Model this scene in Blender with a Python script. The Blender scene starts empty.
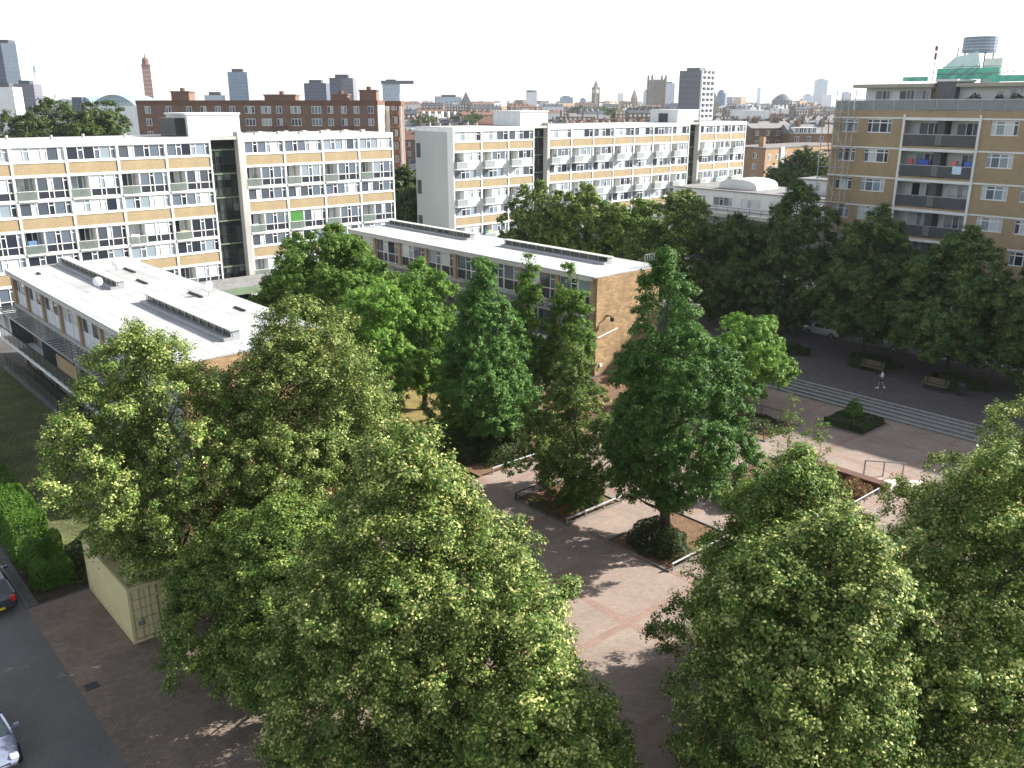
import bpy, bmesh, math, random
import numpy as np
from math import radians as R, sin, cos, pi, atan2, hypot
random.seed(7)
S = bpy.context.scene
COL = S.collection
# ------------------------------------------------------------------ frame
# world X runs along the slab blocks (away to the right of the viewer), world Y along the low blocks
# (away to the left); the camera stands on a balcony 22 m above the origin.
HEAD = 41.2
CX, CY = cos(R(HEAD)), sin(R(HEAD))
def bear(t, D):            # a place D metres ahead and t*D metres to the right of the viewer's balcony
    x, y = t * D, D
    return (x * CX + y * CY, -x * CY + y * CX)

# ------------------------------------------------------------------ materials
MATS = {}
def nt(m):
    m.use_nodes = True
    return m.node_tree.nodes, m.node_tree.links
def mat(name, c, rough=.85, var=.12, scale=.6, spec=.3, metal=0, bump=0, fine=0, streak=0):
    if name in MATS: return MATS[name]
    m = bpy.data.materials.new(name); n, l = nt(m)
    b = n['Principled BSDF']
    b.inputs['Roughness'].default_value = rough
    b.inputs['Specular IOR Level'].default_value = spec
    b.inputs['Metallic'].default_value = metal
    b.inputs['Base Color'].default_value = (*c, 1)
    if var:
        tc = n.new('ShaderNodeTexCoord')
        mp = n.new('ShaderNodeMapping'); l.new(tc.outputs['Object'], mp.inputs[0])
        if streak: mp.inputs['Scale'].default_value = (1, 1, streak)
        no = n.new('ShaderNodeTexNoise'); no.inputs['Scale'].default_value = scale
        no.inputs['Detail'].default_value = 6; no.inputs['Roughness'].default_value = .65
        l.new(mp.outputs[0], no.inputs['Vector'])
        rp = n.new('ShaderNodeMapRange')
        rp.inputs[1].default_value = .3; rp.inputs[2].default_value = .7
        rp.inputs[3].default_value = 1 - var; rp.inputs[4].default_value = 1 + var
        l.new(no.outputs[0], rp.inputs[0])
        val = rp.outputs[0]
        if fine:
            n2 = n.new('ShaderNodeTexNoise'); n2.inputs['Scale'].default_value = fine; n2.inputs['Detail'].default_value = 3
            l.new(tc.outputs['Object'], n2.inputs['Vector'])
            r2 = n.new('ShaderNodeMapRange')
            r2.inputs[1].default_value = .3; r2.inputs[2].default_value = .7
            r2.inputs[3].default_value = 1 - var * 1.3; r2.inputs[4].default_value = 1 + var * 1.3
            l.new(n2.outputs[0], r2.inputs[0])
            mm = n.new('ShaderNodeMath'); mm.operation = 'MULTIPLY'
            l.new(val, mm.inputs[0]); l.new(r2.outputs[0], mm.inputs[1]); val = mm.outputs[0]
        mx = n.new('ShaderNodeVectorMath'); mx.operation = 'SCALE'
        mx.inputs[0].default_value = c; l.new(val, mx.inputs['Scale'])
        l.new(mx.outputs[0], b.inputs['Base Color'])
        if bump:
            bp = n.new('ShaderNodeBump'); bp.inputs['Strength'].default_value = bump
            l.new(no.outputs[0], bp.inputs['Height']); l.new(bp.outputs[0], b.inputs['Normal'])
    MATS[name] = m
    return m
def brickmat(name, c1, c2, mort, w, h, rough=.9, rot=0, plane='xy', msize=.012, var=.25, nscale=.5, msm=.1):
    if name in MATS: return MATS[name]
    m = bpy.data.materials.new(name); n, l = nt(m); b = n['Principled BSDF']
    b.inputs['Roughness'].default_value = rough; b.inputs['Specular IOR Level'].default_value = .25
    tc = n.new('ShaderNodeTexCoord'); src = tc.outputs['Object']
    if plane != 'xy':
        sp = n.new('ShaderNodeSeparateXYZ'); cb = n.new('ShaderNodeCombineXYZ'); ad = n.new('ShaderNodeMath')
        l.new(src, sp.inputs[0]); l.new(sp.outputs[0], ad.inputs[0]); l.new(sp.outputs[1], ad.inputs[1])
        l.new(ad.outputs[0], cb.inputs[0]); l.new(sp.outputs[2], cb.inputs[1]); src = cb.outputs[0]
    mp = n.new('ShaderNodeMapping'); mp.inputs['Rotation'].default_value = (0, 0, rot); l.new(src, mp.inputs[0])
    bt = n.new('ShaderNodeTexBrick')
    bt.inputs['Color1'].default_value = (*c1, 1); bt.inputs['Color2'].default_value = (*c2, 1); bt.inputs['Mortar'].default_value = (*mort, 1)
    bt.inputs['Scale'].default_value = 1; bt.inputs['Brick Width'].default_value = w; bt.inputs['Row Height'].default_value = h
    bt.inputs['Mortar Size'].default_value = msize; bt.inputs['Mortar Smooth'].default_value = msm
    l.new(mp.outputs[0], bt.inputs['Vector'])
    no = n.new('ShaderNodeTexNoise'); no.inputs['Scale'].default_value = nscale; no.inputs['Detail'].default_value = 8; no.inputs['Roughness'].default_value = .7
    l.new(tc.outputs['Object'], no.inputs['Vector'])
    rp = n.new('ShaderNodeMapRange'); rp.inputs[1].default_value = .3; rp.inputs[2].default_value = .7
    rp.inputs[3].default_value = 1 - var; rp.inputs[4].default_value = 1 + var
    l.new(no.outputs[0], rp.inputs[0])
    mx = n.new('ShaderNodeVectorMath'); mx.operation = 'SCALE'
    l.new(bt.outputs[0], mx.inputs[0]); l.new(rp.outputs[0], mx.inputs['Scale']); l.new(mx.outputs[0], b.inputs['Base Color'])
    MATS[name] = m
    return m
def glassmat(name, stops, rough=.07, spec=.5):
    """window glass tones pane by pane: rooms, nets, blinds behind it, and any sky reflection painted in"""
    m = bpy.data.materials.new(name); n, l = nt(m); b = n['Principled BSDF']
    g = n.new('ShaderNodeNewGeometry'); o = n.new('ShaderNodeObjectInfo')
    a = n.new('ShaderNodeMath'); a.operation = 'MULTIPLY_ADD'; a.inputs[1].default_value = 3.7
    l.new(o.outputs['Random'], a.inputs[0]); l.new(g.outputs['Random Per Island'], a.inputs[2])
    f = n.new('ShaderNodeMath'); f.operation = 'FRACT'; l.new(a.outputs[0], f.inputs[0])
    cr = n.new('ShaderNodeValToRGB'); cr.color_ramp.interpolation = 'CONSTANT'
    e = cr.color_ramp.elements
    while len(e) < len(stops): e.new(.5)
    for el, (p, c) in zip(e, stops): el.position = p; el.color = (*c, 1)
    l.new(f.outputs[0], cr.inputs[0]); l.new(cr.outputs[0], b.inputs['Base Color'])
    b.inputs['Roughness'].default_value = rough; b.inputs['Specular IOR Level'].default_value = spec
    MATS[name] = m
    return m
def leafmat(name, cols, trans=.3, rough=.5):
    """leaf by leaf colour: stops of (position, colour) picked at random for each leaf"""
    m = bpy.data.materials.new(name); n, l = nt(m); b = n['Principled BSDF']; out = n['Material Output']
    g = n.new('ShaderNodeNewGeometry')
    cr = n.new('ShaderNodeValToRGB'); e = cr.color_ramp.elements
    while len(e) < len(cols): e.new(.5)
    for el, (p, c) in zip(e, cols): el.position = p; el.color = (*c, 1)
    at = n.new('ShaderNodeAttribute'); at.attribute_name = 'bloom'
    bl = n.new('ShaderNodeMapRange'); bl.inputs[3].default_value = -.22; bl.inputs[4].default_value = .22; l.new(at.outputs['Fac'], bl.inputs[0])
    ad = n.new('ShaderNodeMath'); ad.operation = 'ADD'; l.new(g.outputs['Random Per Island'], ad.inputs[0]); l.new(bl.outputs[0], ad.inputs[1])
    l.new(ad.outputs[0], cr.inputs[0])
    oi = n.new('ShaderNodeObjectInfo')
    rp = n.new('ShaderNodeMapRange'); rp.inputs[3].default_value = .85; rp.inputs[4].default_value = 1.15
    l.new(oi.outputs['Random'], rp.inputs[0])
    mx = n.new('ShaderNodeVectorMath'); mx.operation = 'SCALE'
    l.new(cr.outputs[0], mx.inputs[0]); l.new(rp.outputs[0], mx.inputs['Scale'])
    l.new(mx.outputs[0], b.inputs['Base Color'])
    b.inputs['Roughness'].default_value = rough; b.inputs['Specular IOR Level'].default_value = .16
    t = n.new('ShaderNodeBsdfTranslucent'); l.new(mx.outputs[0], t.inputs['Color'])
    ms = n.new('ShaderNodeMixShader'); ms.inputs[0].default_value = trans
    l.new(b.outputs[0], ms.inputs[1]); l.new(t.outputs[0], ms.inputs[2]); l.new(ms.outputs[0], out.inputs['Surface'])
    MATS[name] = m
    return m

WHITE = mat('white_paint', (.69, .69, .67), .6, .12, 1.1, streak=.22)
WHITE2 = mat('white_render', (.72, .73, .72), .8, .10, .5, streak=.2)
GREYEND = mat('grey_render', (.40, .42, .40), .85, .06, .4, streak=.15)
CONC = mat('concrete', (.42, .41, .38), .9, .15, .7, streak=.3)
TAN = mat('tan_brick', (.34, .26, .155), .9, .13, .8, fine=7, streak=.4)
BROWN = brickmat('brown_brick', (.33, .238, .14), (.39, .285, .17), (.32, .25, .165), .23, .075, plane='xz', var=.14)
STOCK = brickmat('stock_brick', (.36, .235, .12), (.24, .145, .07), (.32, .25, .165), .46, .15, plane='xz', var=.35, nscale=.9)
REDB = brickmat('red_brown_brick', (.20, .12, .085), (.16, .098, .07), (.2, .14, .11), .23, .075, plane='xz', var=.18)
LONDON = mat('london_brick', (.19, .13, .085), .9, .25, .5, fine=3)
LIGHTB = mat('light_brown_brick', (.33, .215, .125), .9, .16, .5, fine=3)
ROOFW = brickmat('pale_roof_felt', (.40, .40, .395), (.35, .35, .345), (.20, .195, .19), 7.0, 1.0, plane='xy', msize=.022, var=.26, nscale=.22)
ROOFG = mat('grey_roof_felt', (.20, .195, .19), .9, .2, .5, fine=3)
SLATE = mat('slate', (.065, .068, .08), .6, .25, .6, fine=2)
TILE = mat('clay_tile', (.15, .085, .062), .85, .25, .6, fine=2)
DARKP = mat('dark_panel', (.030, .033, .045), .35, .15, 1)
WHITEP = mat('skylit_white_panel', (.62, .66, .72), .4, .06, 1)  # white panels, with bluish skylight put into the colour
RECWALL = mat('recess_wall_paint', (.72, .73, .72), .8, .1, 1)  # even pale paint of the wall behind the balconies
DOORD = mat('door_paint', (.05, .055, .06), .4, .1, 1)
RAILG = mat('balcony_glass', (.25, .28, .26), .15, .12, 1, spec=.6)
_n, _l = nt(RAILG); _t = _n.new('ShaderNodeBsdfTransparent'); _t.inputs['Color'].default_value = (.80, .88, .84, 1); _m = _n.new('ShaderNodeMixShader'); _m.inputs[0].default_value = .5
_l.new(_n['Principled BSDF'].outputs[0], _m.inputs[1]); _l.new(_t.outputs[0], _m.inputs[2]); _l.new(_m.outputs[0], _n['Material Output'].inputs['Surface'])
RAILK = mat('dark_balcony_glass', (.075, .085, .085), .15, .15, 1, spec=.6)
RAIL2 = mat('grey_balcony_panel', (.27, .29, .29), .6, .12, 1)
RAILD = mat('dark_balcony_panel', (.075, .075, .08), .5, .15, 1)
STEEL = mat('galvanised_steel', (.40, .41, .42), .45, .1, 2, metal=.6)
BLACK = mat('black_metal', (.03, .03, .032), .5, .1, 2)
GREENF = mat('green_fascia', (.16, .22, .14), .6, .12, 1)
NET = mat('green_netting', (.16, .50, .38), .8, .2, 2)
ORANGE = mat('orange_plastic', (.55, .12, .05), .5, .1, 2)
WOOD = mat('weathered_wood', (.22, .16, .09), .8, .2, 3)
TIMB = mat('bench_timber', (.15, .12, .07), .7, .2, 4)
BARK = mat('bark', (.075, .06, .045), .95, .3, 4, bump=.5)
ASPH = mat('asphalt', (.135, .128, .122), .9, .2, .22, fine=16)
CITYG = mat('city_ground', (.11, .11, .105), .95, .2, .02)
GRASSD = mat('grass', (.085, .092, .034), .95, .42, .5, fine=6)
DRYG = mat('dry_grass', (.21, .16, .055), .95, .3, .8, fine=8)
SOIL = mat('soil', (.15, .088, .048), .95, .3, 2, fine=10)
KERB = mat('kerb_concrete', (.17, .16, .15), .9, .15, 1.5)
STEPM = mat('step_stone', (.20, .195, .185), .85, .2, 1.5, fine=8)
NOSE = mat('step_nosing', (.36, .36, .35), .8, .1, 2)
PAVE_P = brickmat('plaza_brick', (.25, .192, .158), (.30, .235, .195), (.20, .152, .126), .22, .11, rot=pi / 4, var=.22, nscale=.35)
PAVE_R = brickmat('red_paving', (.25, .168, .134), (.30, .20, .16), (.20, .138, .11), .22, .11, var=.2, nscale=.5)
PAVE_B = brickmat('brown_paving', (.185, .142, .108), (.245, .19, .15), (.13, .10, .078), .23, .11, var=.30, nscale=.5, msize=.012)
PAVE_W = mat('pale_paving', (.55, .50, .42), .9, .1, 1, fine=6)
GLASS = glassmat('window_glass', [(0, (.028, .034, .048)), (.20, (.12, .145, .18)), (.38, (.25, .30, .34)), (.58, (.52, .55, .56)), (.84, (.075, .09, .11))])  # mid and pale panes lightened: sky reflection put into the colour
GLASSD = glassmat('stair_glass', [(0, (.018, .02, .022)), (.45, (.03, .036, .034)), (.75, (.05, .062, .055)), (.93, (.10, .12, .12))], .1)
GLASSF = glassmat('far_window_glass', [(0, (.05, .055, .07)), (.4, (.16, .18, .20)), (.75, (.35, .36, .36))], .2)
TOWERG = {}
CONTM = mat('container_paint', (.62, .55, .30), .55, .06, 1.2)
LIME = leafmat('lime_leaf', [(0, (.058, .112, .022)), (.40, (.105, .172, .034)), (.66, (.18, .25, .052)), (.80, (.36, .40, .11)), (1, (.58, .57, .22))], .25)
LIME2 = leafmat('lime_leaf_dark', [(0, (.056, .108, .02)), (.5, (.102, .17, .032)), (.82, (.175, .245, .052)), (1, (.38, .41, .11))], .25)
ALDER = leafmat('dark_leaf', [(0, (.046, .115, .024)), (.55, (.088, .185, .038)), (1, (.17, .28, .065))], .30)
MAPLE = leafmat('bright_leaf', [(0, (.095, .195, .03)), (.55, (.155, .285, .045)), (1, (.26, .39, .085))], .4)
ROUND = leafmat('mid_leaf', [(0, (.062, .13, .02)), (.55, (.105, .19, .03)), (1, (.18, .27, .055))], .38)
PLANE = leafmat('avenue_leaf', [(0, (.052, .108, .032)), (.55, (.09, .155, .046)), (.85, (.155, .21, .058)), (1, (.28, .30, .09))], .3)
HEDGE = leafmat('hedge_leaf', [(0, (.05, .115, .014)), (.6, (.08, .165, .02)), (1, (.13, .23, .032))], .3)
SHRUB = leafmat('shrub_leaf', [(0, (.030, .050, .016)), (.6, (.05, .075, .022)), (1, (.085, .10, .03))], .2)
RUST = leafmat('rusty_leaf', [(0, (.16, .085, .035)), (.6, (.26, .14, .06)), (1, (.15, .15, .05))], .2)
FARLEAF = leafmat('far_leaf', [(0, (.045, .075, .018)), (.6, (.07, .11, .026)), (1, (.11, .15, .04))], .25)

# ------------------------------------------------------------------ object helpers
class MB:
    """collects shapes, then links them as ONE mesh object"""
    def __init__(s): s.v = []; s.f = []; s.m = []
    def quad(s, a, b, c, d, m=0):
        i = len(s.v); s.v += [a, b, c, d]; s.f.append((i, i + 1, i + 2, i + 3)); s.m.append(m)
    def box(s, x0, x1, y0, y1, z0, z1, m=0):
        i = len(s.v)
        s.v += [(x0, y0, z0), (x1, y0, z0), (x1, y1, z0), (x0, y1, z0), (x0, y0, z1), (x1, y0, z1), (x1, y1, z1), (x0, y1, z1)]
        for f in ((3, 2, 1, 0), (4, 5, 6, 7), (0, 1, 5, 4), (1, 2, 6, 5), (2, 3, 7, 6), (3, 0, 4, 7)):
            s.f.append(tuple(i + k for k in f)); s.m.append(m)
        return s
    def prism(s, pts, z0, z1, m=0, top=None):
        """vertical prism over a polygon; top scales it about its middle"""
        n = len(pts); i = len(s.v); q = pts
        if top is not None:
            cx = sum(p[0] for p in pts) / n; cy = sum(p[1] for p in pts) / n
            q = [(cx + (x - cx) * top, cy + (y - cy) * top) for x, y in pts]
        s.v += [(x, y, z0) for x, y in pts] + [(x, y, z1) for x, y in q]
        for k in range(n):
            s.f.append((i + k, i + (k + 1) % n, i + n + (k + 1) % n, i + n + k)); s.m.append(m)
        s.f.append(tuple(i + n + k for k in range(n))); s.m.append(m)
        s.f.append(tuple(i + n - 1 - k for k in range(n))); s.m.append(m)
        return s
    def cyl(s, x, y, z0, z1, r, n=12, m=0, top=1):
        return s.prism([(x + r * cos(2 * pi * k / n), y + r * sin(2 * pi * k / n)) for k in range(n)], z0, z1, m, top)
    def tube(s, pts, rads, n=7, m=0):
        """round tube along a polyline"""
        i = len(s.v); P = [np.array(p, float) for p in pts]
        if not hasattr(rads, '__len__'): rads = [rads] * len(P)
        for k, p in enumerate(P):
            d = P[min(k + 1, len(P) - 1)] - P[max(k - 1, 0)]; d /= (np.linalg.norm(d) + 1e-9)
            a = np.cross(d, (0, 0, 1) if abs(d[2]) < .9 else (1, 0, 0)); a /= np.linalg.norm(a); b = np.cross(d, a)
            for j in range(n):
                t = 2 * pi * j / n
                s.v.append(tuple(p + rads[k] * (cos(t) * a + sin(t) * b)))
        for k in range(len(P) - 1):
            for j in range(n):
                s.f.append((i + k * n + j, i + k * n + (j + 1) % n, i + (k + 1) * n + (j + 1) % n, i + (k + 1) * n + j)); s.m.append(m)
        s.f.append(tuple(i + j for j in range(n))); s.m.append(m)
        s.f.append(tuple(i + (len(P) - 1) * n + j for j in reversed(range(n)))); s.m.append(m)
        return s
    def gable(s, x0, x1, y0, y1, z0, z1, m=0, hip=0):
        """pitched roof, ridge along x"""
        ym = (y0 + y1) / 2; i = len(s.v)
        s.v += [(x0, y0, z0), (x1, y0, z0), (x1, y1, z0), (x0, y1, z0), (x0 + hip, ym, z1), (x1 - hip, ym, z1)]
        for f in ((0, 1, 5, 4), (2, 3, 4, 5), (1, 2, 5), (3, 0, 4), (3, 2, 1, 0)): s.f.append(tuple(i + k for k in f)); s.m.append(m)
        return s
    def wall(s, x0, x1, z0, z1, y0, y1, holes, m=0):
        """wall in the xz plane with rectangular openings (hx0,hx1,hz0,hz1)"""
        zs = sorted({z0, z1, *[h[2] for h in holes], *[h[3] for h in holes]})
        zs = [z for z in zs if z0 <= z <= z1]
        for a, b in zip(zs, zs[1:]):
            if b - a < 1e-5: continue
            cut = sorted([h for h in holes if h[2] < (a + b) / 2 < h[3]])
            x = x0
            for h in cut:
                if h[0] > x: s.box(x, h[0], y0, y1, a, b, m)
                x = max(x, h[1])
            if x < x1: s.box(x, x1, y0, y1, a, b, m)
        return s
    def mesh(s, name, mats):
        me = bpy.data.meshes.new(name); me.from_pydata(s.v, [], s.f)
        mats = mats if isinstance(mats, (list, tuple)) else [mats]
        for k in mats: me.materials.append(k)
        if any(s.m): me.polygons.foreach_set('material_index', s.m)
        me.update(); return me
    def build(s, name, mats, parent=None, loc=(0, 0, 0), rz=0, bevel=0):
        o = put(s.mesh(name, mats), name, parent, loc, rz)
        if bevel:
            b = o.modifiers.new('bevel', 'BEVEL'); b.width = bevel; b.segments = 2; b.limit_method = 'ANGLE'
        return o
def put(me, name, parent=None, loc=(0, 0, 0), rz=0):
    o = bpy.data.objects.new(name, me); COL.objects.link(o)
    o.location = loc; o.rotation_euler = (0, 0, rz); o.parent = parent
    return o
def tag(o, label, cat, group=None, kind=None):
    o['label'] = label; o['category'] = cat
    if group: o['group'] = group
    if kind: o['kind'] = kind
    return o
def thing(name, label, cat, loc=(0, 0, 0), rz=0, group=None):
    o = put(None, name, None, loc, rz); o.empty_display_size = .5
    return tag(o, label, cat, group)
def struct(o, kind='structure'):
    o['kind'] = kind; return o
def copy_tree(o, parent=None):
    c = o.copy(); COL.objects.link(c)
    if parent: c.parent = parent
    for ch in list(o.children): copy_tree(ch, c)
    return c
def sheet(name, pts, z, m, kind='structure'):
    b = MB(); b.v = [(x, y, 0) for x, y in pts]; b.f = [tuple(range(len(pts)))]; b.m = [0]
    return struct(b.build(name, m, None, (0, 0, z)), kind)
def rect(x0, x1, y0, y1): return [(x0, y0), (x1, y0), (x1, y1), (x0, y1)]

# ------------------------------------------------------------------ foliage
def leaf_mesh(name, pos, nrm, size, m, rng, aspect=.62, bloom=None):
    """one kite-shaped, slightly folded leaf face per point"""
    N = len(pos)
    nrm = nrm / (np.linalg.norm(nrm, axis=1, keepdims=True) + 1e-9)
    t = rng.normal(size=(N, 3)); t -= nrm * np.sum(t * nrm, 1, keepdims=True)
    t /= (np.linalg.norm(t, axis=1, keepdims=True) + 1e-9); b = np.cross(nrm, t)
    L = (size * rng.uniform(.65, 1.35, N))[:, None]; W = L * aspect
    v = np.stack([pos - t * L * .5, pos + b * W * .5 + nrm * W * .12, pos + t * L * .5, pos - b * W * .5 + nrm * W * .12], 1).reshape(-1, 3)
    me = bpy.data.meshes.new(name)
    me.vertices.add(4 * N); me.vertices.foreach_set('co', v.ravel().astype(np.float32))
    me.loops.add(4 * N); me.loops.foreach_set('vertex_index', np.arange(4 * N, dtype=np.int32))
    me.polygons.add(N); me.polygons.foreach_set('loop_start', np.arange(0, 4 * N, 4, dtype=np.int32))
    at = me.attributes.new('bloom', 'FLOAT', 'FACE'); at.data.foreach_set('value', (np.full(N, .5) if bloom is None else bloom).astype(np.float32))
    me.materials.append(m); me.update(calc_edges=True)
    return me
def prof(kind, t):
    """crown radius (0..1) against height (0 at the crown's foot, 1 at its tip)"""
    P = {'lime': [(0, .45), (.12, .85), (.3, 1), (.5, .93), (.7, .72), (.86, .45), (1, .08)],
         'cone': [(0, .5), (.1, .95), (.22, 1), (.4, .82), (.6, .54), (.8, .27), (.92, .13), (1, .03)],
         'bigcone': [(0, .5), (.1, .8), (.24, 1), (.4, .9), (.55, .68), (.7, .46), (.85, .26), (1, .1)],
         'egg': [(0, .45), (.12, .82), (.3, 1), (.5, .92), (.68, .7), (.84, .42), (1, .06)],
         'oval': [(0, .4), (.15, .75), (.4, 1), (.65, .93), (.85, .62), (1, .12)],
         'round': [(0, .5), (.2, .88), (.45, 1), (.7, .9), (.9, .55), (1, .15)],
         'column': [(0, .55), (.15, .9), (.4, 1), (.65, .82), (.85, .5), (1, .1)]}[kind]
    return np.interp(t, [p[0] for p in P], [p[1] for p in P])
def crown_points(rng, kind, r, z0, z1, nclump, cs, per, lean=(0, 0), wob=.28, nsp=11):
    H = z1 - z0; r = r - cs * .62
    # uneven outline: a few lobes swelling and shrinking the silhouette
    ph = rng.uniform(0, 2 * pi, 6); am = rng.uniform(.3, 1, 6) * wob / 2; kz = rng.uniform(2, 9, 6)
    cen = []; sz = []
    while len(cen) < nclump:
        t = rng.uniform(0, 1); rr = prof(kind, t)
        if rng.uniform() > rr + .12: continue
        a = rng.uniform(0, 2 * pi)
        lob = 1 + sum(am[k] * sin((k // 2 + 1) * a + ph[k] + kz[k] * t) for k in range(6))
        q = 1 - .62 * rng.uniform() ** 2.2
        if rng.uniform() < .10: q = rng.uniform(1.05, 1.22)
        d = r * rr * lob * q
        s = cs * rng.uniform(.62, 1.35) * (.62 + .38 * rr)
        cen.append((lean[0] * t + d * cos(a), lean[1] * t + d * sin(a), z0 + H * t)); sz.append(s)
    cen = np.array(cen); sz = np.array(sz)
    ax = np.array([lean[0] * .5, lean[1] * .5])
    # each bough end carries a handful of leafy shoots with gaps between them
    ns = np.maximum(3, (nsp * 1.25 * (sz / cs) ** 1.6).astype(int)); si = np.repeat(np.arange(len(cen)), ns); M = len(si)
    out = cen[si].copy(); out[:, 0] -= lean[0] * .5; out[:, 1] -= lean[1] * .5; out[:, 2] = (out[:, 2] - (z0 + H * .35)) * .4
    out /= (np.linalg.norm(out, axis=1, keepdims=True) + 1e-6)
    d = rng.normal(size=(M, 3)); d /= np.linalg.norm(d, axis=1, keepdims=True)
    sd = d + .75 * out + np.array([0, 0, .35]); sd /= np.linalg.norm(sd, axis=1, keepdims=True)
    sc = cen[si] + sd * (sz[si] * rng.uniform(.62, 1.12, M))[:, None] * np.array([1, 1, .8])
    sr = cs * rng.uniform(.18, .38, M); bloom = rng.uniform(0, 1, M)
    n = np.maximum(5, (per / nsp * (sr / (cs * .29)) ** 2).astype(int)); idx = np.repeat(np.arange(M), n); N = len(idx)
    d = rng.normal(size=(N, 3)); d /= np.linalg.norm(d, axis=1, keepdims=True)
    bias = d + .35 * sd[idx] + np.array([0, 0, .2]); bias /= np.linalg.norm(bias, axis=1, keepdims=True)
    p = sc[idx] + bias * (sr[idx] * (1 - .75 * rng.uniform(0, 1, N) ** 1.5))[:, None] * np.array([1, 1, .8]) + sd[idx] * (sr[idx] * rng.uniform(-.5, .7, N))[:, None]
    nr = bias * .55 + sd[idx] * .55 + np.array([0, 0, .45]) + rng.normal(size=(N, 3)) * .45
    # leaves along the boughs inside the crown
    ni = int(N * .12); k = rng.integers(0, len(cen), ni); q = rng.uniform(.35, .95, ni)[:, None]
    pin = cen[k] * np.array([1, 1, 1]); pin[:, :2] *= q; pin[:, 2] -= (1 - q[:, 0]) * .6; pin += rng.normal(size=(ni, 3)) * cs * .42
    pin[:, 2] = np.maximum(pin[:, 2], z0 * .8)
    nin = rng.normal(size=(ni, 3)) * .7 + np.array([0, 0, .7])
    p = np.concatenate([p, pin]); nr = np.concatenate([nr, nin])
    crown_points.bloom = np.concatenate([bloom[idx], rng.uniform(0, .6, ni)])
    return cen, p, nr
def woody(rng, h, r0, cen, z0, nl, lean=(0, 0), top=.9):
    b = MB(); pts = []; rads = []
    for k in range(8):
        t = k / 7
        pts.append((lean[0] * t * .8 + rng.normal() * .05 * k * .3, lean[1] * t * .8 + rng.normal() * .05 * k * .3, h * top * t - .1))
        rads.append(r0 * (1.25 if k == 0 else 1) * (1 - .86 * t))
    b.tube(pts, rads, 8)
    for i in rng.choice(len(cen), min(nl, len(cen)), replace=False):
        e = cen[i]; zs = max(z0 * .75, e[2] - hypot(e[0], e[1]) * .75 - .4); t = min(.95, max(.12, zs / (h * top)))
        s0 = np.array([lean[0] * t * .8, lean[1] * t * .8, h * top * t])
        mid = s0 * .45 + e * .55 + np.array([0, 0, -.12 * hypot(e[0], e[1])]) + rng.normal(size=3) * .12
        rr = r0 * (1 - .86 * t) * .45
        b.tube([s0, mid, e], [rr, rr * .6, rr * .16], 5)
    return b
def tree(label, x, y, h, r, z0, kind, m, seed, n=150, cs=.75, per=260, leaf=.17, trunk=.22, limbs=22, gz=0, lean=(0, 0),
         name='tree', group=None, cat='tree', wob=.28, asp=.62):
    rng = np.random.default_rng(seed)
    leaf = leaf * .64; per = int(per * 2.3)
    root = thing(name, label, cat, (x, y, gz), 0, group)
    cen, p, nr = crown_points(rng, kind, r, z0, h - cs * .5, n, cs, per, lean, wob)
    woody(rng, h, trunk, cen, z0, limbs, lean).build('trunk', BARK, root)
    put(leaf_mesh('crown', p, nr, leaf, m, rng, asp, crown_points.bloom), 'crown', root)
    return root
def bush(name, label, x, y, rx, ry, h, m, seed, leaf=.1, dens=420, gz=0, cat='shrub', group=None, box=False, rz=0, parent=None):
    """a shrub or a clipped hedge: leaves over an uneven dome or box"""
    rng = np.random.default_rng(seed)
    if box:
        A = [2 * rx * 2 * ry, 2 * rx * h, 2 * rx * h, 2 * ry * h, 2 * ry * h]; N = int(dens * sum(A)); pick = rng.choice(5, N, p=np.array(A) / sum(A))
        u = rng.uniform(-1, 1, N); w = rng.uniform(-1, 1, N); q = rng.uniform(0, 1, N)
        p = np.zeros((N, 3)); nr = np.zeros((N, 3))
        for k, (nx, ny, nz) in enumerate([(0, 0, 1), (0, -1, 0), (0, 1, 0), (-1, 0, 0), (1, 0, 0)]):
            s = pick == k
            if k == 0: p[s] = np.stack([u[s] * rx, w[s] * ry, np.full(s.sum(), h)], 1)
            elif k < 3: p[s] = np.stack([u[s] * rx, np.full(s.sum(), ny * ry), q[s] * h], 1)
            else: p[s] = np.stack([np.full(s.sum(), nx * rx), w[s] * ry, q[s] * h], 1)
            nr[s] = (nx, ny, nz)
        bumpy = .05 * np.sin(p[:, 0] * 3.1 + seed) + .05 * np.sin(p[:, 1] * 2.3 + p[:, 2] * 3) + rng.normal(size=N) * .045
        p += nr * bumpy[:, None] - nr * .08; nr = nr + rng.normal(size=(N, 3)) * .6
        p[:, 2] = np.maximum(p[:, 2], .02)
    else:
        N = int(dens * 2.2 * pi * rx * ry * .5 + dens * pi * (rx + ry) * h * .6)
        d = rng.normal(size=(N, 3)); d[:, 2] = np.abs(d[:, 2]) * 1.1; d /= np.linalg.norm(d, axis=1, keepdims=True)
        f = 1 + .16 * np.sin(d[:, 0] * 5 + seed) + .13 * np.sin(d[:, 1] * 6 + d[:, 2] * 5 + seed * 2)
        f *= 1 - .35 * rng.uniform(0, 1, N) ** 2.5
        p = d * np.array([rx, ry, h]) * f[:, None]; nr = d + rng.normal(size=(N, 3)) * .6 + np.array([0, 0, .2])
    o = put(leaf_mesh(name, p, nr, leaf, m, rng), name, parent, (x, y, gz), rz)
    if not parent: tag(o, label, cat, group)
    return o

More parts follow.
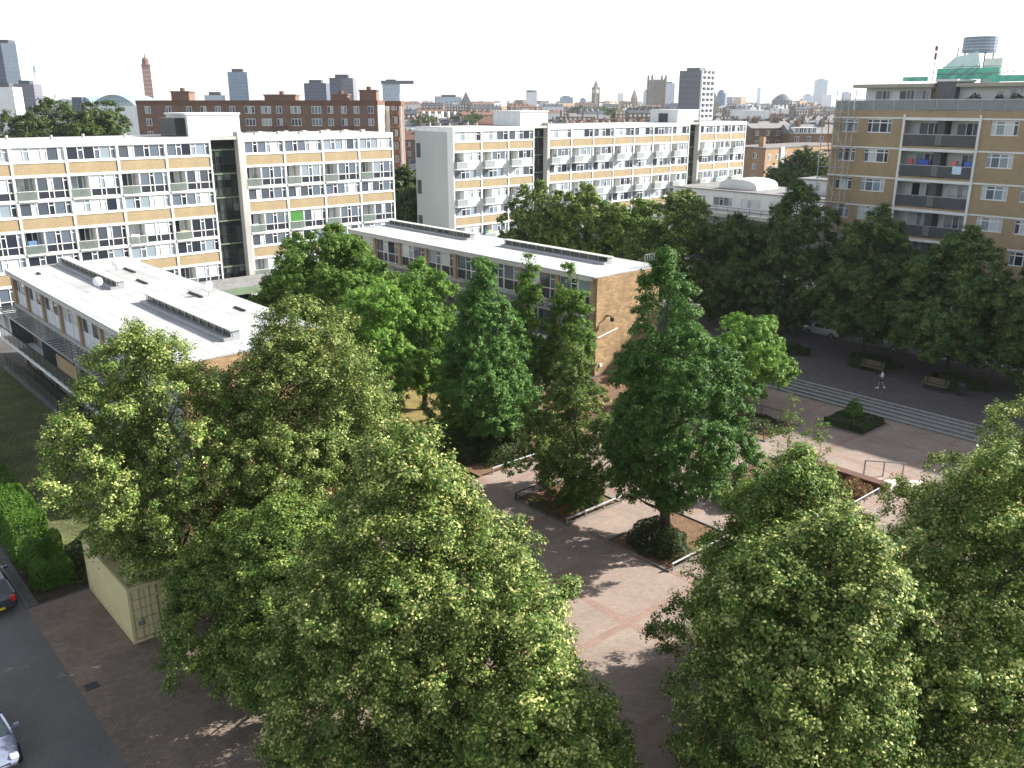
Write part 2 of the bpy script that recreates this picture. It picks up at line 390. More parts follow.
# ------------------------------------------------------------------ window kits (meshes shared by every copy)
def win_kit(name, w, h, units, tr=.34, bar=.08, dep=.07, panel=0, fm=WHITE, gm=GLASS, pm=None):
    """frame, panes (and solid lower panels) of one window; the origin is the lower left corner of the opening"""
    f = MB(); g = MB(); p = MB()
    f.box(0, w, 0, dep, h - bar, h); f.box(0, w, 0, dep, 0, bar)
    x = 0; tot = sum(units); z0 = panel if panel else 0
    if panel: f.box(0, w, .002, dep - .002, panel - bar / 2, panel + bar / 2)
    edges = [0]
    for u in units: x += w * u / tot; edges.append(x)
    for i, (a, b) in enumerate(zip(edges, edges[1:])):
        f.box(max(0, a - bar / 2), a + bar / 2, -.004, dep - .004, bar, h - bar)
        if i == len(units) - 1: f.box(b - bar, b, -.004, dep - .004, bar, h - bar)
        if tr and (units[i] < 1 or name == 'casement'): f.box(a + bar / 2, b - bar / 2, .004, dep - .01, h - tr - bar / 2, h - tr + bar / 2)
        g.quad((a, dep * .6, z0), (b, dep * .6, z0), (b, dep * .6, h), (a, dep * .6, h))
        if panel: p.quad((a, dep * .55, 0), (b, dep * .55, 0), (b, dep * .55, panel), (a, dep * .55, panel))
    return (f.mesh(name + '_frame', fm), g.mesh(name + '_pane', gm), p.mesh(name + '_panel', pm) if panel else None)
def win(kit, parent, loc, name='window'):
    o = put(kit[0], name, parent, loc)
    put(kit[1], 'pane', o)
    if kit[2]: put(kit[2], 'panel', o)
    return o

# ------------------------------------------------------------------ the two long slab blocks
def slab_block(root, H, depth, segs, style, x_a, x_b):
    pw = .62 if style == 1 else .34
    fr = MB(); body = MB()
    tops = [H - .55 - 5.15 * k for k in range(3)]
    body.box(x_a, x_b, 1.3, depth, 0, H - .552)
    kits = {}; sp = {}; nb_all = 0
    for sg in segs:
        if sg[0] == 'stair':
            _, a, b = sg
            continue
        _, a, n, bw = sg; e = a + n * bw
        fr.box(a, e, -.07, depth + .03, H - .55, H)
        for zt in tops:
            fr.box(a, e, -.03, 1.298, zt - 1.47, zt - 1.3)
            fr.box(a, e, -.03, 1.298, zt - 2.80, zt - 2.55)
            fr.box(a, e, -.03, 1.298, zt - 5.15, zt - 4.90)
        for i in range(n + 1):
            fw = .11 if 0 < i < n else .17
            for (za, zb) in ((0, tops[2] - 5.152), *[(zt - 4.898, zt - 2.802) for zt in tops], *[(zt - 2.548, zt - 1.472) for zt in tops], *[(zt - 1.298, zt + .0) for zt in tops]):
                fr.box(a + i * bw - fw + (fw if i == 0 else 0), a + i * bw + fw - (fw if i == n else 0), -.06, 1.296, za, zb)
        key = round(bw, 2)
        if key not in kits:
            w1 = bw - .24; w2 = bw * .62 - .2
            sp[key] = MB().box(.12, bw - .12, .02, .2, 0, 1.07).mesh('spandrel_panel', TAN)
            if style == 1:
                kits[key] = (win_kit('ribbon_window', w1, 1.29, (1, .5, 1, .5, 1, .5)), win_kit('living_window', w2, 2.09, (1, .45, 1, .45), panel=.78, pm=DARKP),
                             win_kit('balcony_door', 1.1, 2.05, (1, .9), tr=0), MB().box(0, .1, 0, 1.22, 0, 2.09).mesh('balcony_cheek', WHITE2))
                bal = MB().box(.12, bw * .38, -.16, -.07, 0, .16).mesh('balcony', WHITE)
                rl = MB(); rl.box(.13, bw * .38 - .02, -.13, -.10, .2, .98)
                rl.box(.13, bw * .38 - .02, -.145, -.085, .985, 1.03, 1)
            else:
                kits[key] = (win_kit('ribbon_window', w1, 1.29, (1, .6, .6, 1, .6)), win_kit('living_window', w2, 2.09, (1, .5, 1, .5), panel=.95, pm=WHITE2),
                             win_kit('balcony_door', 1.2, 2.05, (1, 1), tr=0), MB().box(0, .1, 0, 1.22, 0, 2.09).mesh('balcony_cheek', WHITE2))
                bal = MB().box(.1, bw * .40, -.75, -.07, 0, .15).mesh('balcony', WHITE)
                rl = MB(); rl.box(.13, bw * .40 - .03, -.72, -.69, .18, 1.0); rl.box(.11, .14, -.72, -.08, .18, 1.0); rl.box(bw * .40 - .04, bw * .40 - .01, -.72, -.08, .18, 1.0)
                rl.box(.1, bw * .40, -.74, -.67, 1.01, 1.06, 1)
            gk = MB().box(.3, bw * .46, 0, .1, 0, 2.2).box(bw * .54, bw - .3, 0, .1, 0, 2.2).mesh('garage_door', WHITEP)
            sp[key] = (sp[key], bal, rl.mesh('railing', [RAILG if style == 1 else RAIL2, WHITE]), gk)
        kr, kl, kd, ck = kits[key]
        for i in range(n):
            bx = a + i * bw
            for k, zt in enumerate(tops):
                win(kr, root, (bx + .12, .04, zt - 1.297))
                put(sp[key][0], 'spandrel_panel', root, (bx, 0, zt - 2.548 + .002))
                win(kl, root, (bx + bw * .38 + .1, .04, zt - 4.897), 'living_window')
                win(kd, root, (bx + .5, 1.2, zt - 4.895), 'balcony_door')
                put(ck, 'balcony_cheek', root, (bx + bw * .38, .05, zt - 4.897))
                b = put(sp[key][1], 'balcony', root, (bx, 0, zt - 5.06))
                put(sp[key][2], 'railing', b)
            put(sp[key][3], 'garage_door', root, (bx, 1.19, .02))
    fr.build('facade_frame', WHITE, root)
    body.build('wall', [GREYEND], root)
    MB().box(x_a - .02, x_b + .02, -.05, depth, H + .004, H + .05).build('roof', ROOFW, root)
    for sg in segs:
        if sg[0] != 'stair': continue
        _, a, b = sg
        st = MB(); st.box(a, b, .95, 1.29, 0, H - .3); st.box(b - pw, b, -.12, .94, 0, H + .5); st.box(a, b - pw, -.06, 1.29, H - .3, H)
        so = st.build('stair_tower', [CONC], root)
        gl = MB(); ml = MB(); nx = 4; w = (b - pw - a) / nx; z = 0.1
        while z < H - .35:
            for i in range(nx):
                gl.quad((a + i * w, .88, z), (a + (i + 1) * w, .88, z), (a + (i + 1) * w, .88, min(z + .86, H - .32)), (a + i * w, .88, min(z + .86, H - .32)))
            ml.box(a, b - pw - .01, .82, .875, z - .03, z + .03); z += .86
        for i in range(nx + 1): ml.box(a + i * w - .03 + (.03 if i == 0 else 0), a + i * w + (.03 if i < nx else -.01), .80, .872, .05, H - .34)
        gl.build('stair_pane', GLASSD, so); ml.build('glazing_bar', BLACK, so)
        for k in range(7): MB().box(a + .02, b - pw - .02, .76, .80, 1.6 + 2.575 * k, 1.74 + 2.575 * k).build('landing_edge', GREENF, so)
    return tops

B1 = thing('maisonette_block', 'long white slab of flats with tan brick bands behind the left low roof', 'apartment block', (0, 95.5, 0))
slab_block(B1, 18.5, 10.5, [('bays', -8.7, 10, 4.9), ('stair', 40.3, 44.0), ('bays', 44.0, 4, 4.95)], 1, -8.7, 63.8)
tk = MB(); tk.box(38.7, 44.6, 1.6, 7.5, 18.55, 20.8); tk.box(38.5, 44.7, 1.5, 7.6, 20.8, 21.0)
t_ = tk.build('rooftop_plant_room', WHITE, B1)
MB().box(37.5, 38.68, 2.2, 6.5, 18.55, 20.5).build('glazed_lobby', GLASSD, t_)
for k in range(16): MB().box(47 + k * .95, 47.5 + k * .95, 3 + (k % 3), 3.5 + (k % 3), 18.55, 18.75 + .12 * (k % 2)).build('roof_vent', CONC, B1)
for k in range(9): MB().cyl(4 + k * 3.6, 4 + (k % 2) * 2, 18.55, 18.95, .14, 8).build('roof_vent', CONC, B1)
gs = MB().box(0, 1.72, 0, .03, 0, 1.95).build('balcony_screen', mat('green_fabric', (.06, .20, .045), .8, .2, 3, streak=.2), B1, (49.02, -.02, 18.5 - .55 - 10.3 - 4.86 + 5.15))
gs['label'] = 'bright green screen closing one balcony'
for i, (px, k, c) in enumerate([(21.9, 1, 0), (26.6, 2, 1), (36.3, 1, 2), (31.4, 2, 3), (59.2, 1, 0), (12.0, 1, 1)]):
    bush('potted_plant', '', px, -.02 + .35, .45, .25, .75, SHRUB, 40 + i, .09, 260, 18.5 - .55 - 5.15 * k + .2, parent=B1) if c != 3 else \
        MB().cyl(px, .0, 0, .9, .42, 14).build('parasol', WHITE2, B1, (0, .5, 18.5 - .55 - 5.15 * k + .3))
cl_m = [mat('laundry_' + n_, c_, .9, .1, 3) for n_, c_ in (('e', (.55, .57, .6)), ('f', (.12, .2, .36)), ('g', (.42, .10, .09)), ('h', (.10, .30, .32)), ('i', (.5, .42, .22)))]
for q in range(26):
    bx_ = (-8.7 + 4.9 * (q % 10)) if q % 14 < 10 else 44 + 4.95 * (q % 14 - 10)
    zz = 18.5 - .55 - 5.15 * ((q * 7) % 3) - 4.9; w_ = random.uniform(.3, .9)
    x_ = bx_ + random.uniform(.2, 1.0)
    if q % 3: MB().box(x_, x_ + w_, .1, .45, zz, zz + random.uniform(.5, 1.25)).build('balcony_clutter', cl_m[q % 5], B1)
    else: bush('potted_plant', '', x_ + .3, .35, .4, .25, random.uniform(.8, 1.3), SHRUB, 200 + q, .09, 260, zz + .02, parent=B1)
# entrance canopy of the block, with its green fascia
cn = thing('entrance_canopy', 'flat entrance canopy with dull green fascia at the foot of the white flats', 'canopy', (30.5, 89.4, 0))
MB().box(0, 14.4, 0, 5.8, 3.05, 3.14).build('roof', ROOFG, cn)
MB().box(-.06, 14.46, -.1, 5.9, 2.35, 3.05).build('fascia', GREENF, cn)
for px in (.4, 4.9, 9.4, 13.9): MB().box(px - .1, px + .1, .5, .7, 0, 2.35).build('post', BLACK, cn)

B2 = thing('maisonette_block', 'white slab of flats with blank grey end wall and small projecting grey balconies', 'apartment block', (76.7, 100, 0))
slab_block(B2, 18.75, 9, [('bays', 0, 3, 5.07), ('stair', 15.21, 18.2), ('bays', 18.2, 7, 4.85), ('stair', 52.15, 55.0), ('bays', 55.0, 3, 4.66)], 2, 0, 68.98)
for z in (4.2, 9.3, 14.5): MB().box(-.025, .1, 7.7, 8.7, z, z + 2.0).build('landing_opening', DOORD, B2)
for q in range(20):
    bx_ = 5.07 * (q % 3) if q % 13 < 3 else 18.2 + 4.85 * (q % 13 - 3) if q % 13 < 10 else 55 + 4.66 * (q % 13 - 10)
    zz = 18.75 - .55 - 5.15 * ((q * 5) % 3) - 4.9; x_ = bx_ + random.uniform(.3, .9); w_ = random.uniform(.3, .8)
    if q % 3: MB().box(x_, x_ + w_, -.5, -.2, zz, zz + random.uniform(.9, 1.35)).build('balcony_clutter', cl_m[(q * 3) % 5], B2)
    else: bush('potted_plant', '', x_ + .3, -.3, .4, .25, random.uniform(1.2, 1.6), SHRUB, 240 + q, .09, 260, zz + .02, parent=B2)
for x0, x1 in ((13.4, 18.9), (49.9, 55.6)):
    MB().box(x0, x1, 1.0, 7.2, 18.82, 20.75).box(x0 - .1, x1 + .1, .9, 7.3, 20.75, 20.93).build('rooftop_plant_room', WHITE, B2)
MB().box(49.8, 49.88, 3.2, 5.2, 18.85, 20.3).build('plant_room_door', DOORD, B2)
for k in range(30):
    if 11.5 < 1 + k * 2.3 < 19 or 48 < 1 + k * 2.3 < 56: continue
    MB().cyl(1 + k * 2.3, 6.6 + (k % 3) * .7, 18.8, 19.15 + .2 * (k % 3 == 0), .13, 8).build('roof_vent', CONC, B2)
rl = MB()
for k in range(13): rl.box(.3 + k * .95, .34 + k * .95, 8.6, 8.64, 18.8, 19.7)
rl.box(.3, 11.8, 8.59, 8.65, 19.68, 19.73); rl.box(.3, 11.8, 8.6, 8.64, 19.2, 19.24); rl.build('roof_railing', BLACK, B2)

# ------------------------------------------------------------------ the two low blocks
def low_block(root, L, W, nb, panelm, H=8.5):
    """local x runs along the balcony side (towards the viewer), y across the block"""
    bw = L / nb
    wl = MB(); wl.box(0, L - .33, .25, W - .3, 0, H - .35); wl.build('wall', CONC, root)
    ew = MB(); ew.box(L - .33, L, 0, W, 0, H - .12); ew.build('end_wall', STOCK, root); MB().box(-.0, .33, 0, W, 0, H - .12).build('end_wall', STOCK, root)
    MB().box(-.06, L + .02, -.35, W + .2, H - .1, H).build('roof', ROOFW, root)
    fa = MB(); fa.box(-.03, L - .335, -.33, -.2, H - .42, H - .102); fa.box(-.03, L - .335, -.2, .25, H - .35, H - .105); fa.build('fascia', mat('grey_fascia', (.50, .49, .46), .7, .1, 1), root)
    up = MB(); n = int(L / .45)
    for k in range(n): up.cyl(.3 + k * L / n, W + .1, H, H + .05, .03, 5)
    k1 = win_kit('top_window', bw - .5, 2.35, (1, .55, .1, 1, .55), tr=.5, panel=1.02, pm=panelm, bar=.07)
    k2 = win_kit('garden_window', bw * .55, 2.2, (1, 1, 1), tr=0, panel=.0, bar=.07)
    pier = MB().box(-.25, .25, -.02, .25, 0, H - .425).mesh('brick_pier', BROWN)
    for i in range(nb + 1): put(pier, 'brick_pier', root, (min(max(i * bw, .59), L - .59), 0, 0))
    ds = MB()
    for z in (2.62, 5.28): ds.box(.34, L - .335, -.06, .24, z, z + .3)
    ds.build('floor_edge', CONC, root)
    bs = MB().box(.34, L - .34, -1.55, -.06, 2.66, 2.9).build('balcony', WHITE2, root)
    MB().box(.34, L - .34, -1.75, -.06, .02, .22).build('terrace', KERB, root)
    for z in (2.9, .22):
        rg = MB(); m = int(L / 1.55)
        for k in range(m):
            a = .36 + k * (L - .7) / m; b = a + (L - .7) / m
            rg.box(a + .04, b - .04, -1.51, -1.485, z + .1, z + .95)
            rg.box(a - .02, a + .02, -1.52, -1.47, z, z + 1.0, 1)
        rg.box(.34, L - .34, -1.53, -1.46, z + 1.0, z + 1.06, 1)
        rg.build('railing', [RAILK, BLACK], bs)
    sn = MB(); sn.box(.36, L - .36, -1.45, -1.38, 5.2, 5.32)
    m = int((L - 1) / .75)
    for k in range(m + 1):
        x = .5 + k * (L - 1) / m
        if int(x / (bw * 2)) % 3 == 2 and False: continue
        sn.box(x - .06, x + .06, -1.45, -.065, 5.33, 5.42)
    sn.build('sun_louvre', STEEL, root)
    for i in range(nb):
        x = i * bw
        win(k1, root, (x + .25, .17, 5.64 - .02), 'top_window')
        for z in (.25, 2.95):
            win(k2, root, (x + .3 + bw * .05, .17, z), 'garden_window')
            put(MB().box(0, .8, 0, .06, 0, 2.1).mesh('door', DOORD), 'door', root, (x + bw * .72, .18, z))
        if i % 2: MB().box(x - .05, x + .05, -1.5, -.02, 2.95, 5.2).build('balcony_divider', RAILK, root)
def rooflight(root, x0, x1, y, H=8.5):
    b = MB(); b.box(x0, x1, y, y + 1.0, H + .002, H + .22); b.box(x0, x1, y + .55, y + 1.0, H + .22, H + .60)
    o = b.build('rooflight', [STEEL], root)
    g = MB(); w = MB(); n = int((x1 - x0) / 1.1)
    g.quad((x0 + .1, y + .50, H + .24), (x1 - .1, y + .50, H + .24), (x1 - .1, y + .53, H + .56), (x0 + .1, y + .53, H + .56))
    for k in range(n + 1): x = x0 + k * (x1 - x0) / n; w.box(x - .025 + (.025 if k == 0 else 0), x + (.025 if k < n else 0), y + .44, y + .49, H + .22, H + .60)
    w.box(x0 - .1, x1 + .1, y + .38, y + 1.1, H + .60, H + .66)
    g.build('glazing', GLASSD, o); w.build('frame', CONC, o)
def dish(label, x, y, z, r, rz):
    t = thing('satellite_dish', label, 'satellite dish', (x, y, z), rz)
    b = MB(); n = 16; i0 = 0
    for j in range(4):
        q = j / 3
        for k in range(n): b.v.append((r * q * cos(2 * pi * k / n), -.08 * r * (1 - q * q) * 3, .75 + r * q * sin(2 * pi * k / n)))
    for j in range(3):
        for k in range(n): b.f.append((j * n + k, j * n + (k + 1) % n, (j + 1) * n + (k + 1) % n, (j + 1) * n + k)); b.m.append(0)
    b.build('reflector', WHITE2, t)
    MB().tube([(0, .15, 0), (0, .1, .7), (0, -.1, .75)], .03, 6).build('pole', STEEL, t)
    MB().tube([(0, -.1, .45), (0, -.55, .6)], .015, 5).build('arm', STEEL, t)
    return t
L1 = thing('low_block', 'low flat-roofed block with pale roof, two rooflights and glass-fronted balconies, on the left', 'apartment block', (16.8, 84.6, 0), -pi / 2)
low_block(L1, 38.0, 9.6, 8, WHITEP)
rooflight(L1, .8, 15.2, 3.6); rooflight(L1, 21.4, 35.4, 3.6)
MB().box(17.6, 22.3, -1.46, -1.36, 2.92, 4.95).build('partition', TAN, L1, (0, 0, 0))
for (x, y, w) in ((6.5, 7.4, 2.6), (12.5, 6.4, 2.2), (20, 7.6, 2.4), (27, 8, 1.6), (4, 1.2, .8)): MB().box(x, x + w, y, y + .16, 8.503, 8.62).build('roof_vent', BLACK, L1)
dish('round satellite dish leaning on the rooflight of the left low roof', 19.6, 69.6, 8.5, .36, R(-20))
dish('small satellite dish by the right edge of the left low roof', 25.2, 62.5, 8.5, .36, R(20))
dish('tiny satellite dish between the roof vents of the left low roof', 23.4, 77.2, 8.5, .36, R(-10))
L2 = thing('low_block', 'low flat-roofed block with dark panelled windows and a blank brick end wall, mid view', 'apartment block', (52.1, 87.2, 0), -pi / 2)
low_block(L2, 38.3, 7.9, 8, DARKP)
rooflight(L2, .5, 15.6, 4.4); rooflight(L2, 21.0, 34.9, 4.4)
wl = MB(); wl.box(38.31, 38.5, 1.15, 1.3, 5.0, 5.12); wl.tube([(38.4, 1.22, 5.06), (38.75, 1.22, 5.1), (39.0, 1.22, 4.95)], .05, 6); wl.cyl(38.95, 1.22, 4.7, 4.98, .17, 10)
wl.build('wall_lamp', BLACK, L2)
cd = MB(); cd.tube([(38.35, .1, 3.3), (38.35, 2.6, 3.75)], .045, 6); cd.box(38.305, 38.4, .5, .75, .75, 1.0); cd.build('conduit', WHITE, L2)
gr = MB()
for k in range(7): gr.box(.03 + k * .3, .07 + k * .3, 0, .04, 0, 1.15)
gr.box(0, 1.9, .0, .04, 1.13, 1.18); gr.box(0, 1.9, .0, .04, .1, .14)
gr.build('roof_guardrail', STEEL, L2, (38.3, 5.8, 8.5), pi / 2)

# ------------------------------------------------------------------ the tall brick block on the right
B3 = thing('brick_tower_block', 'tall brown brick block of flats with white window bands and dark balconies, right edge', 'apartment block', (85, 48.1, 0), -pi / 2)
ZB = [20.68 - 2.78 * i for i in range(8)]
XW = [(.85, 2.7), (3.6, 6.1), (15.1, 17.4), (18.4, 20.7)]; XB = (7.4, 14.1); LEN = 86
holes = []
for i, z in enumerate(ZB[:7]):
    for a, b in XW: holes.append((a, b, z - 1.42, z - .14))
    holes.append((XB[0], XB[1], z - 2.52, z - .20))
    for rep in (22.4, 44.8, 67.2):
        for a, b in XW[:2]: holes.append((a + rep, b + rep, z - 1.42, z - .14))
wf = MB(); wf.wall(0, LEN, 0, 21.35, 0, .3, holes); wf.box(0, .3, .3, 11.7, 0, 21.35); wf.box(LEN - .3, LEN, .3, 11.7, 0, 21.35); wf.box(0, LEN, 11.7, 12, 0, 21.35)
wf.build('wall', BROWN, B3)
inn = MB(); inn.box(.31, LEN - .31, 1.6, 11.69, .1, 21.2); inn.build('inner_wall', RECWALL, B3)
MB().box(.3, LEN - .3, .3, 11.7, 21.2, 21.3).build('terrace_floor', ROOFG, B3)
bd = MB()
for z in ZB:
    for a, b in ((-.03, XB[0] - .2), (XB[1] + .2, LEN)): bd.box(a, b, -.06, -.002, z - .1, z + .04)
bd.build('string_course', WHITE, B3)
bf = MB()
for z in ZB[:7]: bf.box(XB[0], XB[1], -.16, 1.59, z - .2, z + .06)
for x in (XB[0] - .2, XB[1]): bf.box(x, x + .2, -.18, -.004, 1.0, 21.0)
bf.box(XB[0], XB[1], -.14, 1.59, ZB[6] - 2.78, ZB[6] - 2.52)
bf.build('balcony_frame', WHITE, B3)
kA = win_kit('casement', 1.85, 1.28, (.6, 1, .6), bar=.09); kB = win_kit('casement', 2.5, 1.28, (.6, 1, 1, .6), bar=.09); kC = win_kit('casement', 2.3, 1.28, (.6, 1, 1, .6), bar=.09)
kD = win_kit('balcony_window', 2.2, 2.1, (1, .7, 1), tr=0, bar=.07, panel=.6, pm=WHITE2)
ro = MB(); ro.box(XB[0] + .02, XB[1] - .02, -.12, -.09, .1, 1.05); ro.box(XB[0] + .02, XB[1] - .02, -.14, -.07, 1.05, 1.1, 1)
ro.box((XB[0] + XB[1]) / 2 - .3, (XB[0] + XB[1]) / 2 + .3, -.15, -.121, .12, 1.03, 2); rom = ro.mesh('balcony_railing', [RAILD, STEEL, RAILG])
for i, z in enumerate(ZB[:7]):
    for (a, b), k in zip(XW, (kA, kB, kC, kC)): win(k, B3, (a, .1, z - 1.42), 'casement_window')
    for rep in (22.4,):
        for (a, b), k in zip(XW[:2], (kA, kB)): win(k, B3, (a + rep, .1, z - 1.42), 'casement_window')
    win(kD, B3, (XB[0] + .7, 1.52, z - 2.5), 'balcony_window'); win(kD, B3, (XB[0] + 4.2, 1.52, z - 2.5), 'balcony_window')
    put(rom, 'balcony_railing', B3, (0, 0, z - 2.52))
    MB().box(XB[0] + 2.95, XB[0] + 3.65, .2, 1.5, z - 2.5, z - .21).build('partition', RAILD, B3)
for i, (x, z, w, c) in enumerate([(8.0, ZB[1], .4, (.5, .1, .15)), (9.0, ZB[1], .9, (.06, .12, .42)), (12.0, ZB[1], .5, (.6, .2, .14)), (13.2, ZB[1], .7, (.1, .16, .45))]):
    MB().box(x, x + w, .3, .55, z - 1.75, z - .95).build('drying_laundry', mat('laundry_%s' % 'abcd'[i], c, .9, .1, 3), B3)
tw = MB().box(12.4, 13.2, -.17, -.15, ZB[1] - 2.1, ZB[1] - 1.4).build('hung_towel', mat('pale_towel', (.55, .70, .85), .9, .1, 3), B3)
tr = MB(); xr = 0
while xr < LEN - 1:
    tr.box(xr + .05, xr + 1.95, .04, .07, 21.38, 22.25); tr.box(xr - .02 + .02, xr + .05, .02, .09, 21.35, 22.35, 1); xr += 2
tr.box(0, LEN - 1, .03, .1, 22.28, 22.36, 1); tr.box(.04, .07, .1, 2.2, 21.38, 22.25)
tr.build('terrace_railing', [mat('grey_glass', (.17, .19, .205), .15, .1, 1, spec=.6), STEEL], B3)
ph = thing_ph = MB(); ph.box(1.9, LEN - 2, 2.3, 10.5, 21.3, 23.42); ph = ph.build('penthouse', [WHITE2], B3)
pr_ = MB(); pr_.box(1.2, 9.1, .9, 11.2, 23.42, 23.75); pr_.box(11.2, LEN - 1, .9, 11.2, 23.42, 23.75); pr_.build('roof', [mat('roof_fascia', (.36, .33, .28), .8, .1, 1)], ph)
kP = win_kit('penthouse_window', 1.5, 1.3, (1, .6, .6), tr=0, bar=.07)
for x in (3.0, 5.4, 6.9, 14.8, 18.5): win(kP, ph, (x, 2.2, 21.9), 'window')
MB().box(8.4, 9.1, 2.24, 2.298, 21.32, 23.3).build('door', WOOD, ph)
lb = MB(); lb.box(9.2, 11.0, 1.4, 5, 21.3, 23.9); lb.build('lift_lobby', [mat('dark_cladding', (.13, .13, .14), .5, .15, 1)], B3)
MB().box(9.1, 11.15, 1.2, 5.2, 23.9, 24.1).build('lobby_roof', WHITE, B3)
for i, (x, r) in enumerate(((12.9, .8), (15.1, .6), (16.6, .9))):
    bush('terrace_plant', '', x, 1.0, r, .5, .75, SHRUB, 70 + i, .12, 200, 22.0, parent=B3)
hs = MB(); hs.box(12.0, 13.6, 4.2, 8, 23.76, 25.9); hs.build('lift_housing', WHITE, B3)
ng = MB(); ng.box(8.2, 13.8, 3.3, 3.33, 24.1, 25.1); ng.box(13.9, 40, 1.5, 1.53, 23.8, 24.35); ng.box(6.0, 8.4, 1.2, 1.22, 23.95, 24.35)
ng.build('green_netting', NET, B3)
ns = MB(); ns.quad((8.5, 3.6, 25.12), (12.0, 3.6, 25.12), (11.6, 3.6, 26.5), (9.6, 3.6, 26.1)); ns.build('pale_sheeting', mat('pale_sheet', (.62, .76, .74), .8, .1, 1), B3)
sc = MB()
for k in range(7): sc.tube([(1.5 + k * 1.1, 1.1, 23.75), (1.5 + k * 1.1, 1.1, 24.75)], .025, 5)
sc.tube([(1.3, 1.1, 24.7), (9.0, 1.1, 24.7)], .025, 5)
for k in range(6): sc.tube([(8.2 + k * 1.12, 3.2, 23.7), (10.6 + k * 1.28, 3.2, 25.4 + (.9 if k in (2, 5) else 0))], .03, 5)
sc.tube([(8.1, 3.2, 25.2), (13.9, 3.2, 25.2)], .03, 5); sc.tube([(8.1, 3.2, 24.6), (13.9, 3.2, 24.6)], .03, 5)
sc.tube([(8.2, 3.15, 23.8), (10.6, 3.15, 25.2)], .03, 5); sc.tube([(14, 1.4, 24.6), (40, 1.4, 24.6)], .03, 5)
sc.build('roof_scaffold', STEEL, B3)
wt = MB()
for k in range(5): wt.prism([(10.7 + 1.5 * cos(2 * pi * j / 20), 6 + 1.5 * sin(2 * pi * j / 20)) for j in range(20)], 26.55 + k * .27, 26.79 + k * .27, 0)
wt.cyl(10.7, 6, 26.5, 27.85, 1.42, 20)
for q in range(4): wt.cyl(10.7, 6, 26.765 + q * .27, 26.845 + q * .27, 1.53, 20, 1)
wt.build('water_tank', [mat('blue_grey_tank', (.20, .25, .33), .5, .15, 1), STEEL], B3)
for a in (45, 135, 225, 315): MB().tube([(10.7 + 1.3 * cos(R(a)), 6 + 1.3 * sin(R(a)), 23.7), (10.7 + 1.3 * cos(R(a)), 6 + 1.3 * sin(R(a)), 26.5)], .06, 6).build('tank_leg', BLACK, B3)
MB().tube([(9.5, 4.2, 24.0), (9.5, 4.2, 26.9)], .05, 5).build('tank_pipe', BLACK, B3)
ms = MB(); ms.tube([(8.0, 3, 23.7), (8.0, 3, 27.0)], .035, 6); ms.cyl(8.0, 3, 25.9, 26.5, .12, 8); ms.cyl(8.0, 3, 26.7, 27.1, .14, 8)
ms.build('mast', mat('dull_red_paint', (.24, .10, .10), .6, .1, 2), B3)
# scaffold against the block's end, with an orange chute
sf = thing('scaffold_tower', 'thin steel scaffold tower standing against the left end of the brown brick block', 'scaffolding', (84.95, 48.1, 0), -pi / 2)
for x in (-.35, .9, 2.3):
    for y in (-1.35, -.3):
        if x < 0 and y > -1: continue
        MB().tube([(x, y, 0), (x, y, 23.2 if x > 0 else 21.6)], .045, 6).build('pole', STEEL, sf)
for i in range(8):
    z = 1.9 + 2.6 * i
    MB().box(-.4, 2.4, -1.3, -.35, z, z + .06).build('board', WOOD, sf)
    b = MB()
    for y in (-1.35, -.3): b.tube([(-.5, y, z - .08), (2.5, y, z - .08)], .035, 5)
    b.tube([(-.4, -1.38, z + 1), (2.4, -1.38, z + 1)], .035, 5); b.tube([(.9, -1.38, z), (2.3, -1.38, z + 2.2)] if i % 2 else [(2.3, -1.38, z), (.9, -1.38, z + 2.2)], .035, 5); b.build('ledger', STEEL, sf)
ch = MB(); ch.tube([(.35, -1.5, 20.6), (.50, -1.5, 18.4), (.85, -1.5, 16.9)], .055, 8)
tag(ch.build('debris_chute', ORANGE, None, (84.95, 48.1, 0), -pi / 2), 'orange debris chute hanging on the scaffold by the brown brick block', 'chute')

# ------------------------------------------------------------------ middle distance
FACE = -R(HEAD)          # rotation of a building squarely facing the viewer
def house_windows(root, kit, xs, zs, y=-.03):
    for z in zs:
        for x in xs: win(kit, root, (x, y, z))
kM = win_kit('sash_window', 1.25, 1.55, (1, 1), bar=.10, gm=GLASSF); kMw = win_kit('wide_sash', 2.2, 1.55, (1, 1, 1), bar=.10, gm=GLASSF)
MA = thing('mansion_block', 'dark red brick mansion block with rows of white sash windows behind the left white flats', 'apartment block', (*bear(-.407, 205), 0), FACE)
W_ = 53.5
MB().box(0, W_, 0, 14, 0, 21.7).box(W_ + .002, W_ + 3.8, 12, 18, 0, 21.4).build('wall', REDB, MA)
pc = MB(); pc.box(-.1, W_ + .1, -.1, 14.1, 21.7, 22.6); pc.box(W_ + .102, W_ + 3.9, 11.9, 18, 21.4, 22.5); pc.build('parapet', mat('dark_red_brick_parapet', (.155, .085, .062), .9, .15, .5), MA)
for z in (3.2, 6.1, 9.0, 14.2, 16.9, 19.55):
    n = 0
    for x in (1.8, 6.4, 11, 14.2, 17.4, 20.6, 24.0, 27.6, 31, 34.2, 38.8, 42.4, 45.4, 48.2, 51.4):
        if z < 14: continue
        win(kMw if x in (24.0, 27.6, 34.2, 38.8) else kM, MA, (x, -.05, z + .25))
    if 10 < z < 19:
        for x in (30.4, 45.0): MB().box(x - .4, x + 2.6, -1.0, -.0, z - .6, z + .3).build('balcony', TILE, MA)
for k in range(7):
    MB().box(W_ + 1.2, W_ + 3.3, 10.8, 11.99, 1.6 + 2.95 * k, 2.6 + 2.95 * k).build('balcony', TILE, MA)
    win(kM, MA, (W_ + 1.6, 11.93, 2.7 + 2.95 * k))
